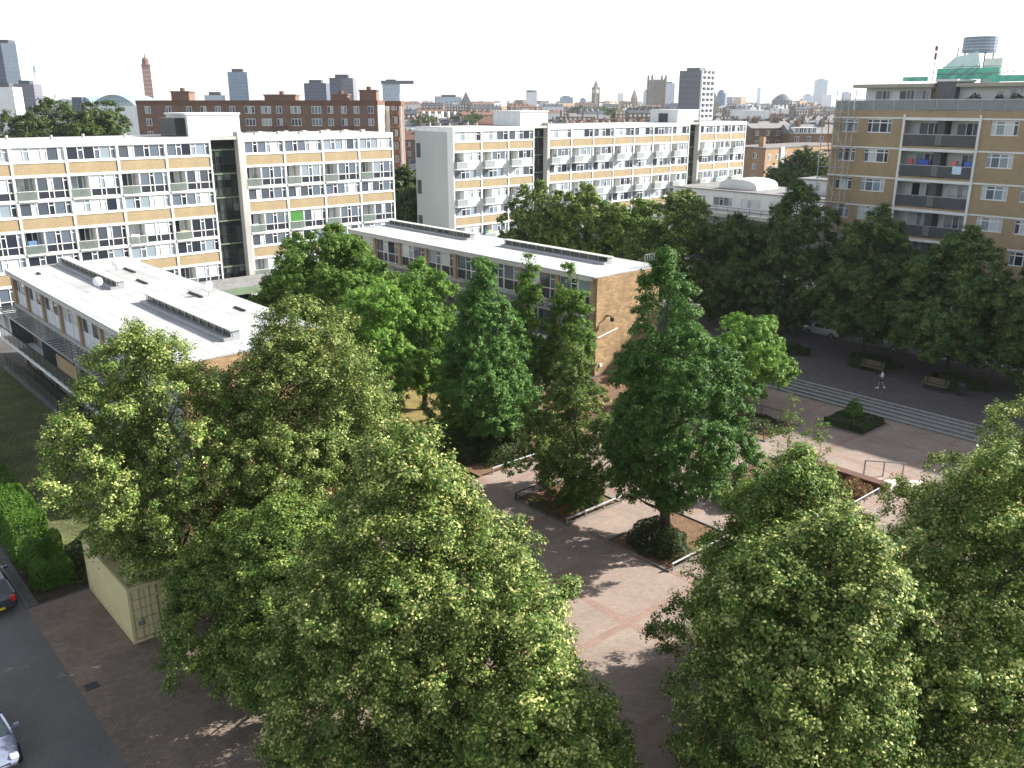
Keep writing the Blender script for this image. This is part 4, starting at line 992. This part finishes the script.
# storage container
cx0, cy0, cl, cw, chh = 9.2, 34.95, 6.06, 2.44, 2.59
ct = thing('shipping_container', 'cream shipping container standing under the trees with its double doors shut', 'container', (cx0, cy0, .01))
b = MB()
for s_, x in ((0, .03), (1, cw - .03)):
    k = 0; y = .12
    while y < cl - .2:
        q = .036 if s_ == 0 else -.036
        b.quad((x, y, .15), (x, y + .1, .15), (x, y + .1, chh - .12), (x, y, chh - .12)); b.quad((x, y + .1, .15), (x + q, y + .17, .15), (x + q, y + .17, chh - .12), (x, y + .1, chh - .12))
        b.quad((x + q, y + .17, .15), (x + q, y + .25, .15), (x + q, y + .25, chh - .12), (x + q, y + .17, chh - .12)); b.quad((x + q, y + .25, .15), (x, y + .32, .15), (x, y + .32, chh - .12), (x + q, y + .25, chh - .12)); y += .32
    b.quad((x, y, .15), (x, cl - .1, .15), (x, cl - .1, chh - .12), (x, y, chh - .12))
b.box(.04, cw - .04, cl - .1, cl - .04, .15, chh - .12); b.box(.04, cw - .04, .1, cl - .1, .13, .16)
b.build('side_panel', CONTM, ct)
b = MB()
k = 0
for i in range(28): b.box(.1, cw - .1, .12 + i * .21, .22 + i * .21, chh - .08, chh - .03)
b.box(.06, cw - .06, .1, cl - .1, chh - .1, chh - .08); b.build('roof', CONTM, ct)
b = MB()
for x in (0, cw - .12):
    for y in (0, cl - .12): b.box(x, x + .12, y, y + .12, 0, chh)
for z in (0, chh - .12):
    for x in (.01, cw - .11): b.box(x, x + .1, .121, cl - .121, z, z + .12)
    for y in (.01, cl - .11): b.box(.121, cw - .121, y, y + .1, z, z + .12)
b.build('corner_frame', CONTM, ct)
for x0 in (.14, cw / 2 + .012):
    x1 = x0 + cw / 2 - .155; dr = MB(); dr.box(x0, x1, .03, .07, .14, chh - .14)
    o = dr.build('door', CONTM, ct); rb = MB()
    for k in range(5): rb.box(x0 + .04, x1 - .04, .018, .03, .16 + k * .46 , .20 + k * .46)
    for xx in (x0 + .02, (x0 + x1) / 2, x1 - .05): rb.box(xx, xx + .03, .016, .03, .2, chh - .2)
    rb.build('door_rib', mat('container_shadowline', (.36, .33, .20), .6, .1, 2), o)
    lk = MB()
    for q in (.3, .7): lk.tube([(x0 + (x1 - x0) * q, -.01, .08), (x0 + (x1 - x0) * q, -.01, chh - .08)], .018, 6); lk.box(x0 + (x1 - x0) * q - .03, x0 + (x1 - x0) * q + .2, -.03, -.012, 1.05, 1.09)
    lk.build('locking_bar', STEEL, o)
    MB().box(x0 + .15, x0 + .45, .012, .016, .75, 1.0).build('data_plate', mat('dull_plate', (.20, .21, .16), .6, .2, 20), o)
MB().box(cw / 2 - .008, cw / 2 + .008, .02, .06, .14, chh - .14).build('door_seal', BLACK, ct)

# ------------------------------------------------------------------ cars
def carpaint(name, c): 
    m = mat(name, c, .25, .04, 1, spec=.6); m.node_tree.nodes['Principled BSDF'].inputs['Coat Weight'].default_value = .7; return m
CARG = mat('car_glass', (.02, .03, .035), .05, 0, 1, spec=.8); TYRE = mat('tyre', (.02, .02, .02), .9, .1, 4); RIM = mat('alloy', (.5, .5, .52), .35, .05, 3, metal=.8)
LAMPW = mat('headlamp', (.75, .77, .80), .1, 0, 1, spec=.8); LAMPR = mat('tail_lamp', (.55, .02, .02), .15, 0, 1, spec=.7); PLY = mat('yellow_plate', (.70, .55, .04), .5, 0, 1); PLW = mat('white_plate', (.75, .75, .72), .5, 0, 1)
# half profile (y from nose 0 to tail 1, waist height, roof height, half width)
def car(label, loc, rz, paint, L=4.1, Wd=1.74, Hh=1.46, group=None, cat='car', name='parked_car', estate=False):
    root = thing(name, label, cat, loc, rz, group)
    st = [(0, .42, .52, .68), (.025, .30, .66, .80), (.10, .22, .80, .93), (.27, .20, .93, 1.0), (.34, .20, .96, 1.0), (.55, .20, .96, 1.0), (.80, .20, .98, 1.0), (.93, .24, .98, .96), (.985, .34, .90, .88), (1, .46, .80, .80)]
    bm = bmesh.new(); rings = []
    for (t, zl, zu, hw) in st:
        y = t * L; w = hw * Wd / 2
        sec = [(0, zl), (w * .80, zl), (w * .97, zl + .10), (w, (zl + zu) * .5 + .02), (w * .965, zu - .05), (w * .86, zu), (0, zu + .03 * hw)]
        rings.append([bm.verts.new((x, y, z)) for x, z in sec] + [bm.verts.new((-x, y, z)) for x, z in sec[-2:0:-1]])
    for a, c in zip(rings, rings[1:]):
        for k in range(len(a)): bm.faces.new((a[k], a[(k + 1) % len(a)], c[(k + 1) % len(a)], c[k]))
    bm.faces.new(rings[0][::-1]); bm.faces.new(rings[-1])
    me = bpy.data.meshes.new('body'); bm.normal_update(); bmesh.ops.recalc_face_normals(bm, faces=bm.faces); bm.to_mesh(me); bm.free()
    for p in me.polygons: p.use_smooth = True
    me.materials.append(paint); o = put(me, 'body', root); sb = o.modifiers.new('sub', 'SUBSURF'); sb.levels = sb.render_levels = 2
    # greenhouse: glass below, painted roof above
    yb = [.27, .43, .84, .96] if not estate else [.27, .43, .93, .98]; q = Wd / 2
    def ring(z, f, w): return [(-w, yb[0] * L * (1 - f) + yb[1] * L * f), (w, yb[0] * L * (1 - f) + yb[1] * L * f), (w, yb[3] * L * (1 - f) + yb[2] * L * f), (-w, yb[3] * L * (1 - f) + yb[2] * L * f)]
    lo = ring(0, 0, q * .90); hi = ring(0, 1, q * .72); z0, z1 = .93, Hh - .06
    g = MB()
    for a in range(4):
        c = (a + 1) % 4; g.quad((*lo[a], z0), (*lo[c], z0), (*hi[c], z1), (*hi[a], z1))
    g.build('window', CARG, root)
    for a in range(4): MB().tube([(*lo[a], z0), (*hi[a], z1)], .045, 6).build('pillar', paint, root)
    for sx in (-1, 1):
        MB().tube([(sx * q * .905, .60 * L, z0), (sx * q * .725, .61 * L, z1)], .04, 5).build('pillar', paint, root)
    r = MB(); r.prism([(x * 1.02, y) for x, y in hi], z1 - .01, Hh, 0, .90); r.build('roof', paint, root, bevel=.04)
    for sx in (-1, 1):
        for y in (.19 * L, .79 * L):
            wl = MB(); n = 20
            wl.v = []; wv = [(sx * (q - .20), .0)]
            tb = MB(); tb.tube([(sx * (q - .21), y, .31), (sx * (q + .005), y, .31)], .31, 20); w_ = tb.build('wheel', TYRE, root)
            tb = MB(); tb.tube([(sx * (q - .02), y, .31), (sx * (q + .015), y, .31)], .20, 14); tb.build('rim', RIM, w_)
        h = MB(); h.box(min(sx * q * .52, sx * q * .83), max(sx * q * .52, sx * q * .83), .012 * L, .075 * L, .60, .76); h.build('headlight', LAMPW, root, bevel=.05)
        h = MB(); h.box(min(sx * q * .60, sx * q * .86), max(sx * q * .60, sx * q * .86), .968 * L, .997 * L, .62, .90); h.build('tail_light', LAMPR, root, bevel=.03)
        m_ = MB(); m_.box(min(sx * (q + .02), sx * (q + .20)), max(sx * (q + .02), sx * (q + .20)), .325 * L, .355 * L, .95, 1.08); m_.box(min(sx * (q - .1), sx * (q + .03)), max(sx * (q - .1), sx * (q + .03)), .33 * L, .345 * L, .96, .99); m_.build('mirror', paint, root, bevel=.02)
    b = MB(); b.box(-q * .75, q * .75, -.03, .06, .30, .46); b.build('bumper', BLACK, root, bevel=.04)
    MB().box(-q * .5, q * .5, .004 * L, .02 * L, .48, .57).build('grille', BLACK, root)
    MB().box(-.26, .26, -.045, -.032, .33, .44).build('number_plate', PLW, root)
    b = MB(); b.box(-q * .78, q * .78, L - .07, L + .03, .34, .52); b.build('bumper', BLACK, root, bevel=.04)
    MB().box(-.26, .26, L + .031, L + .045, .37, .48).build('number_plate', PLY, root)
    return root
SILV = carpaint('silver_blue_paint', (.17, .19, .26)); DKP = carpaint('dark_paint', (.045, .045, .06)); WHP = carpaint('white_car_paint', (.80, .80, .80)); REDP = carpaint('red_car_paint', (.38, .03, .03)); GRYP = carpaint('grey_car_paint', (.30, .31, .32))
car('silver blue car with its bonnet showing in the bottom left corner', (2.95, 29.8, .004), 0, SILV)
car('dark car with red tail lamp and yellow plate at the kerb by the hedge', (5.4, 45.3, .004), pi, DKP, 4.3)
car('white car parked in the gap between the two white slab blocks', (104.6, 151.5, 0), 2.2, WHP)
for l, x, y, p in (('white car farthest left in the street under the brick tower block', 79.1, 45.5, WHP), ('grey car behind the left avenue tree in the street under the tower', 79.1, 39.2, GRYP), ('white car third from left in the street under the brick tower block', 79.1, 33.6, WHP), ('white estate car seen between the two right-hand avenue trees', 79.1, 28.4, WHP)):
    car(l, (x, y, .008), pi, p, 4.3, 1.76, 1.5, 'cars parked in the street under the brick tower', estate='estate' in l)

# ------------------------------------------------------------------ person crossing the upper pavement
def skin_body(name, verts, edges, rads, m, parent, lv=1):
    me = bpy.data.meshes.new(name); me.from_pydata(verts, edges, []); me.materials.append(m)
    o = put(me, name, parent)
    md = o.modifiers.new('skin', 'SKIN'); md.use_smooth_shade = True
    for i, r in enumerate(rads): me.skin_vertices[0].data[i].radius = (r, r)
    me.skin_vertices[0].data[0].use_root = True
    s = o.modifiers.new('sub', 'SUBSURF'); s.levels = s.render_levels = lv
    return o
SKIN = mat('skin', (.45, .27, .19), .6, .05, 4); SHIRT = mat('white_shirt', (.72, .74, .80), .9, .05, 4); SHORT = mat('dark_shorts', (.03, .03, .045), .9, .1, 4); HAIR = mat('dark_hair', (.03, .02, .015), .7, .1, 8)
pe = thing('person', 'person in white top, dark shorts and white shoes walking across the shaded upper pavement', 'person', (65.3, 30.5, .6), R(200))
k = .88
V = [(0, 0, .93), (0, .0, 1.12), (0, -.01, 1.34), (0, 0, 1.47), (0, -.02, 1.55), (0, -.03, 1.66),
     (.10, 0, .88), (.11, -.16, .50), (.11, -.20, .08), (.11, -.33, .035), (-.10, 0, .88), (-.10, .08, .49), (-.10, .30, .14), (-.10, .24, .03),
     (.19, 0, 1.38), (.24, .10, 1.12), (.23, .02, .88), (.23, -.03, .80), (-.19, 0, 1.38), (-.24, -.12, 1.14), (-.20, -.26, 1.02), (-.18, -.32, 1.0)]
V = [(x * k, y * k, z * k) for x, y, z in V]
Ed = [(0, 1), (1, 2), (2, 3), (3, 4), (4, 5), (0, 6), (6, 7), (7, 8), (8, 9), (0, 10), (10, 11), (11, 12), (12, 13), (2, 14), (14, 15), (15, 16), (16, 17), (2, 18), (18, 19), (19, 20), (20, 21)]
Rd = [.13, .125, .14, .055, .085, .085, .085, .058, .042, .04, .085, .058, .042, .04, .052, .042, .034, .036, .052, .042, .034, .036]
skin_body('body', V, Ed, [r * k for r in Rd], SKIN, pe)
skin_body('shirt', [V[0], V[1], V[2], (0, 0, 1.42 * k), V[14], V[15], V[18], V[19]], [(0, 1), (1, 2), (2, 3), (2, 4), (4, 5), (2, 6), (6, 7)], [.145 * k, .145 * k, .158 * k, .09 * k, .07 * k, .058 * k, .07 * k, .058 * k], SHIRT, pe)
skin_body('shorts', [(0, 0, .96 * k), V[6], (.108 * k, -.12 * k, .58 * k), V[10], (-.10 * k, .06 * k, .58 * k)], [(0, 1), (1, 2), (0, 3), (3, 4)], [.15 * k, .105 * k, .085 * k, .105 * k, .085 * k], SHORT, pe)
hb = MB().cyl(0, .0, 1.64 * k, 1.755 * k, .092 * k, 12, 0, .6).build('hair', HAIR, pe)
for q in (8, 12): a = V[q]; MB().box(a[0] - .05, a[0] + .05, a[1] - .22 * k + (.1 if q == 12 else 0), a[1] + .07, max(0.0, a[2] - .09), a[2] + .01).build('shoe', SHIRT, pe, bevel=.02)

# ------------------------------------------------------------------ hedges and shrubs
bush('clipped_hedge', 'long clipped bright green hedge beside the road at the left edge', 8.0, 62, .85, 16.4, 2.35, HEDGE, 3, .10, 620, cat='hedge', box=True)
tag(MB().box(7.25, 8.45, 45.8, 78.2, 0, 1.5).build('hedge_core', SHRUB), '', '') if False else None
bush('clipped_hedge', 'thick rounded hedge end, taller and darker, left of the container', 8.1, 43.7, .95, 1.9, 2.1, HEDGE, 5, .10, 760, cat='hedge')
bush('shrub', 'dark low shrub spreading between the hedge end and the container', 10.2, 43.6, 1.7, 2.2, 1.3, SHRUB, 6, .13, 300)
bush('shrub', 'dark shrub around the trunk of the big dark tree', 33.0, 26.2, 1.6, 1.6, 1.25, SHRUB, 8, .13, 300)
bush('shrub', 'round blue-green bush at the right corner of the big dark tree bed', 32.5, 24.8, .95, .85, 1.5, SHRUB, 9, .10, 520)
bush('shrub', 'yellow-green low plants in the corner of the big dark tree bed', 35.2, 24.5, .9, .4, .4, HEDGE, 10, .1, 300)
bush('shrub', 'dense dark bush at the foot of the lime in the square bed', 33.2, 32.0, 1.3, 1.0, 1.6, ALDER, 11, .15, 380)
bush('shrub', 'rust-coloured bush at the near corner of the square bed', 32.1, 31.6, .9, .6, .8, RUST, 12, .10, 380)
bush('shrub', 'sparse green seedlings inside the square bed', 31.6, 33.6, .6, .9, .3, HEDGE, 121, .1, 120)
bush('clipped_hedge', 'low square dark hedge with a round topiary ball before the steps', 57.6, 28.5, 1.6, 1.5, .55, SHRUB, 13, .13, 380, cat='hedge', box=True)
bush('topiary_ball', 'round topiary ball rising from the low square hedge before the steps', 58.0, 28.8, .62, .62, .95, ALDER, 14, .10, 620, .65)
bush('shrub', 'patchy green plants filling the railed bed near the steps', 52.1, 33.2, 1.9, 2.2, .35, SHRUB, 15, .15, 150)
bush('shrub', 'round olive bush on the plaza left of the conical yellow-green tree', 40.4, 26.2, 1.5, 1.3, 1.3, RUST and SHRUB, 16, .14, 420)
bush('shrub', 'rusty tall grasses beside the brick seat wall', 46.6, 22.6, .8, 1.1, .8, RUST, 17, .12, 280)
for i, (l, x, y, rx, ry, h) in enumerate([('dark bushy shrub beside the low steel rail', 34.6, 40.2, 1.8, 1.0, 1.5), ('glossy shrub left of the dark bushy one', 32.6, 42.0, 1.6, 1.4, 2.4), ('wide shrub under the tall conical tree', 36.5, 42.6, 2.0, 1.6, 1.3), ('shrub at the garden end of the low block', 47.5, 46.0, 2.0, 1.3, 1.6), ('lit yellow-green hedge below the brick end wall', 54.5, 46.6, 3.2, .9, 1.3)]):
    bush('shrub', l, x, y, rx, ry, h, HEDGE if 'yellow' in l else SHRUB, 30 + i, .16, 230)
for i, (l, x, y, rx, ry) in enumerate([('dark ground shrubs round the left-hand avenue tree', 71, 34.2, 1.7, 2.1), ('dark ground shrubs round the right-hand avenue tree behind the bench', 70.8, 26.8, 1.7, 2.1), ('dark ground shrubs by the avenue tree nearest the low wall', 69.6, 41.0, 1.5, 1.6)]):
    bush('shrub', l, x, y, rx, ry, .7, SHRUB, 50 + i, .17, 240, .6)
fn = thing('picket_fence', 'weathered wooden garden fence by the end of the low block', 'fence', (44.2, 47.4, 0), 0)
b = MB()
for k in range(26): b.box(k * .2, k * .2 + .14, 0, .03, 0, 1.3 + .05 * (k % 2))
b.build('pale', WOOD, fn); MB().box(0, 5.2, .031, .08, .3, .4).box(0, 5.2, .031, .08, .9, 1.0).build('rail', WOOD, fn)

# ------------------------------------------------------------------ trees
LIMES = 'tall flowering limes in the foreground'
LK = dict(kind='lime', m=LIME, n=180, cs=1.02, per=470, leaf=.17, trunk=.26, limbs=34, group=LIMES)
def lime(label, x, y, h, r, seed, z0=2.6, **k):
    q = dict(LK); q.update(k); return tree(label, x, y, h, r, z0, seed=seed, **q)
lime('flowering lime tree farthest left, rising in front of the white low roof beside the container', 12.3, 37.5, 13.2, 4.6, 101, 1.7)
lime('flowering lime right of the container, its narrow top against the white roof edge', 17.6, 34.2, 14.0, 4.3, 102, 2.4)
lime('dark leafy lime leaning over the brown paving right of the container doors', 13.2, 28.2, 7.8, 3.8, 103, 1.2, m=LIME2, n=160)
lime('largest lime tree at the bottom centre, left of the sunlit plaza', 13.4, 19.9, 13.2, 3.95, 104, 1.6, n=200)
lime('low leafy lime at the bottom edge, right of the largest lime', 14.2, 14.9, 7.6, 2.5, 109, .8, n=110)
lime('broad lime tree at the bottom right, nearest the plaza manhole', 20.6, 10.4, 11.5, 4.0, 105, 1.6, n=190)
lime('conical yellow-green tree rising just behind the broad bottom right lime', 26.4, 15.0, 10.4, 3.7, 106, 1.2, n=160, kind='bigcone', m=LIME2)
lime('lime tree cut by the right edge, below the handrail', 26.9, 7.9, 12.4, 4.1, 107, 1.8, n=190)
lime('lime tree at the right edge before the steps, farther of the right pair', 35.8, 9.4, 12.3, 4.3, 108, 2.2, n=190)
tree('big dark green tree standing alone in the middle of the plaza', 33.2, 25.8, 15.9, 3.6, 2.6, 'bigcone', ALDER, 111, n=270, cs=.72, per=280, leaf=.19, trunk=.28, limbs=40, wob=.4, lean=(-.45, .6))
tree('yellow-green lime in the square railed bed', 33.5, 32.8, 9.4, 3.2, .9, 'bigcone', LIME2, 112, n=140, cs=.65, per=240, leaf=.18, trunk=.16)
tree('tall conical dark tree in the shrubbery before the dark panelled block', 34.6, 42.4, 13.0, 3.5, 1.5, 'cone', ALDER, 113, n=210, cs=.8, per=230, leaf=.23, limbs=24)
tree('slim tall tree before the dark windows, left of a matching pair', 40.6, 44.6, 12.4, 1.35, 1.6, 'column', ROUND, 114, n=70, cs=.62, per=210, leaf=.21, trunk=.13, limbs=16)
tree('slim leafy tree before the dark windows, right of a matching pair', 42.6, 42.6, 11.7, 1.7, 1.6, 'column', ROUND, 115, n=80, cs=.66, per=210, leaf=.21, trunk=.13, limbs=16)
tree('bright green narrow tree before the left windows of the dark panelled block', 36.4, 51.5, 11.3, 2.4, 1.6, 'oval', MAPLE, 116, n=110, cs=.75, per=220, leaf=.24, limbs=16)
tree('bright green oval tree in front of the large round tree', 31.6, 50.4, 11.2, 2.5, 1.4, 'oval', MAPLE, 117, n=120, cs=.75, per=220, leaf=.24, limbs=16)
tree('large round mid-green tree in the garden between the two low blocks', 36.4, 64.6, 12.4, 5.3, 2.0, 'round', ROUND, 118, n=240, cs=1.0, per=240, leaf=.32, trunk=.3)
tree('lower mid-green tree at the left of the large round garden tree', 32.4, 66.0, 8.6, 3.0, 1.2, 'round', ROUND, 119, n=150, cs=1.0, per=220, leaf=.32)
tree('low yellowish tree in the garden behind the foreground limes', 29.2, 50.0, 7.2, 2.6, 1.2, 'round', LIME2, 120, n=90, cs=.75, per=200, leaf=.24)
tree('small bright green round-headed tree right of the big dark plaza tree', 54.5, 36.2, 7.4, 3.2, 1.4, 'round', MAPLE, 121, n=120, cs=.75, per=230, leaf=.24, trunk=.12, limbs=16)
AV = 'avenue trees along the upper pavement'
for i, (l, x, y, h, r, z0, gz) in enumerate([
        ('dark avenue tree with a clear trunk, left of the walking person', 73.2, 36.2, 13.2, 4.6, 2.0, .6), ('dark avenue tree over the slatted bench', 72.6, 28.6, 12.4, 4.6, 2.0, .6), ('dark avenue tree at the right edge under the brick tower block', 72.0, 21.9, 11.6, 4.2, 1.6, .6),
        ('tallest dark avenue tree, at the left end of the brick tower block', 76.0, 45.8, 15.0, 4.9, 1.6, 0), ('dark tree filling the gap left of the tallest avenue tree', 74.4, 51.4, 11.4, 3.7, 1.6, 0), ('half-sunlit avenue tree behind the far corner of the dark panelled block', 73.2, 57.4, 13.8, 3.9, 1.8, 0),
        ('sunlit-topped avenue tree second from the far corner of the dark panelled block', 73.2, 63.6, 12.6, 3.8, 1.8, 0), ('sunlit-topped avenue tree left of the pair behind the roof', 71.6, 69.2, 13.5, 3.9, 1.8, 0), ('leftmost avenue tree, against the middle white slab', 70.0, 75.0, 13.8, 3.9, 1.8, 0), ('low dark tree behind the avenue, below the white hall canopy', 81.2, 54.5, 10.4, 3.6, 1.4, 0)]):
    lit = 5 <= i <= 8  # trees in sun get lighter leaves: sunlight put into the leaf colour
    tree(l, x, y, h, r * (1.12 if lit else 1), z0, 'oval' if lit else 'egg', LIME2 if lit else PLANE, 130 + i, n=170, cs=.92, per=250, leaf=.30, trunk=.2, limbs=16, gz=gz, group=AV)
for i, (l, x, y, h, r, n) in enumerate([('wispy young birch between the conical tree and the square hedge', 47.0, 27.4, 5.4, 1.05, 30), ('spindly sapling right of the wispy birch', 46.4, 24.9, 4.2, .9, 18), ('bare-looking sapling above the olive bush', 43.2, 28.3, 3.4, .8, 10), ('thin sapling at the left end of the brick seat wall', 46.6, 26.0, 3.4, .6, 9)]):
    tree(l, x, y, h, r, .8, 'column', LIME2, 160 + i, n=n, cs=.32, per=42, leaf=.13, trunk=.03, limbs=10, name='sapling')
FT = 'trees beyond the blocks'
for i, (l, t, D, h, r) in enumerate([('broad green park tree at the far left, leftmost of the clump', bnd(22), 215, 21, 8), ('broad green park tree second in the far left clump', bnd(50), 225, 23, 9), ('darker park tree in the middle of the far left clump', bnd(80), 212, 20, 5), ('broad green park tree rightmost in the far left clump', bnd(100), 222, 23, 6.5),
        ('bushy tree in the gap between the slabs beside the blank end wall', bnd(401), 150, 11.5, 4.2), ('lower bushy tree in the gap between the slabs', bnd(413), 142, 9, 3.6), ('round green tree before the light brown brick flats', bnd(812), 195, 12.6, 6.2), ('smaller green tree against the end of the light brown brick flats', bnd(830), 190, 9.5, 4.4)]):
    x, y = bear(t, D); tree(l, x, y, h, r, 1.5, 'round', FARLEAF, 170 + i, n=110, cs=1.9, per=120, leaf=.75, trunk=.4, limbs=10, group=FT, wob=.35)
pt = None
for i in range(26):
    D = rng.uniform(820, 1000); t = bnd(rng.uniform(578, 682)) if i < 18 else bnd(rng.uniform(420, 480)); D = D if i < 18 else rng.uniform(480, 640)
    x, y = bear(t, D); h = rng.uniform(16, 21) if i < 18 else rng.uniform(13, 17); far = i < 18
    lab = 'green park tree in the belt before the clock tower and square tower' if far else 'green tree among the rooftops above the gap between the slabs'
    if pt is None:
        pt = tree(lab, x, y, 18, 8, 3, 'round', FARLEAF, 190, n=60, cs=2.6, per=60, leaf=1.5, trunk=.4, limbs=6, group='park trees before the clock tower')
    else:
        c = copy_tree(pt); c.location = (x, y, 0); c.rotation_euler = (0, 0, rng.uniform(0, 6)); s = h / 18; c.scale = (s, s, s); c['label'] = lab; c['group'] = 'park trees before the clock tower' if far else 'trees among the rooftops'

# ------------------------------------------------------------------ light, air, camera
EL, AZ = 32.5, -28.0            # sun height, and its bearing from +X
w = bpy.data.worlds.new('World'); S.world = w; w.use_nodes = True
n, l = w.node_tree.nodes, w.node_tree.links
sky = n.new('ShaderNodeTexSky'); sky.sky_type = 'NISHITA'; sky.sun_disc = False
sky.sun_elevation = R(EL); sky.sun_rotation = R(90 - AZ); sky.air_density = 1.0; sky.dust_density = .6; sky.ozone_density = 1.0; sky.altitude = 50
hs = n.new('ShaderNodeHueSaturation'); hs.inputs['Saturation'].default_value = .42; l.new(sky.outputs[0], hs.inputs['Color'])
l.new(hs.outputs[0], n['Background'].inputs[0]); n['Background'].inputs[1].default_value = .105
sun = bpy.data.lights.new('sun', 'SUN'); sun.energy = 5.0; sun.angle = R(.53); sun.color = (1, .965, .90)
so = bpy.data.objects.new('sun', sun); COL.objects.link(so)
from mathutils import Vector
d = Vector((cos(R(AZ)) * cos(R(EL)), sin(R(AZ)) * cos(R(EL)), sin(R(EL))))
so.rotation_euler = (-d).to_track_quat('-Z', 'Y').to_euler(); so.location = (20, -40, 60)
hz_m = bpy.data.materials.new('haze'); hn, hl = nt(hz_m); hn.remove(hn['Principled BSDF'])
vo = hn.new('ShaderNodeVolumePrincipled'); vo.inputs['Color'].default_value = (.86, .92, 1, 1); vo.inputs['Density'].default_value = .00008; vo.inputs['Anisotropy'].default_value = .2
hl.new(vo.outputs[0], hn['Material Output'].inputs['Volume'])
struct(MB().box(-7100, 7100, -7100, 7100, -1.1, 118).build('haze', hz_m), 'stuff')
cam = bpy.data.cameras.new('camera'); co = bpy.data.objects.new('camera', cam); COL.objects.link(co)
co.location = (0, 0, 22); co.rotation_euler = (R(90 - 17.7), 0, R(-HEAD))
cam.sensor_width = 36; cam.lens = 880 / 1024 * 36; cam.clip_end = 60000; cam.clip_start = .5
S.camera = co
S.view_settings.view_transform = 'Standard'; S.view_settings.look = 'None'; S.view_settings.exposure = 1.34; S.view_settings.gamma = 1
S.render.engine = 'CYCLES'
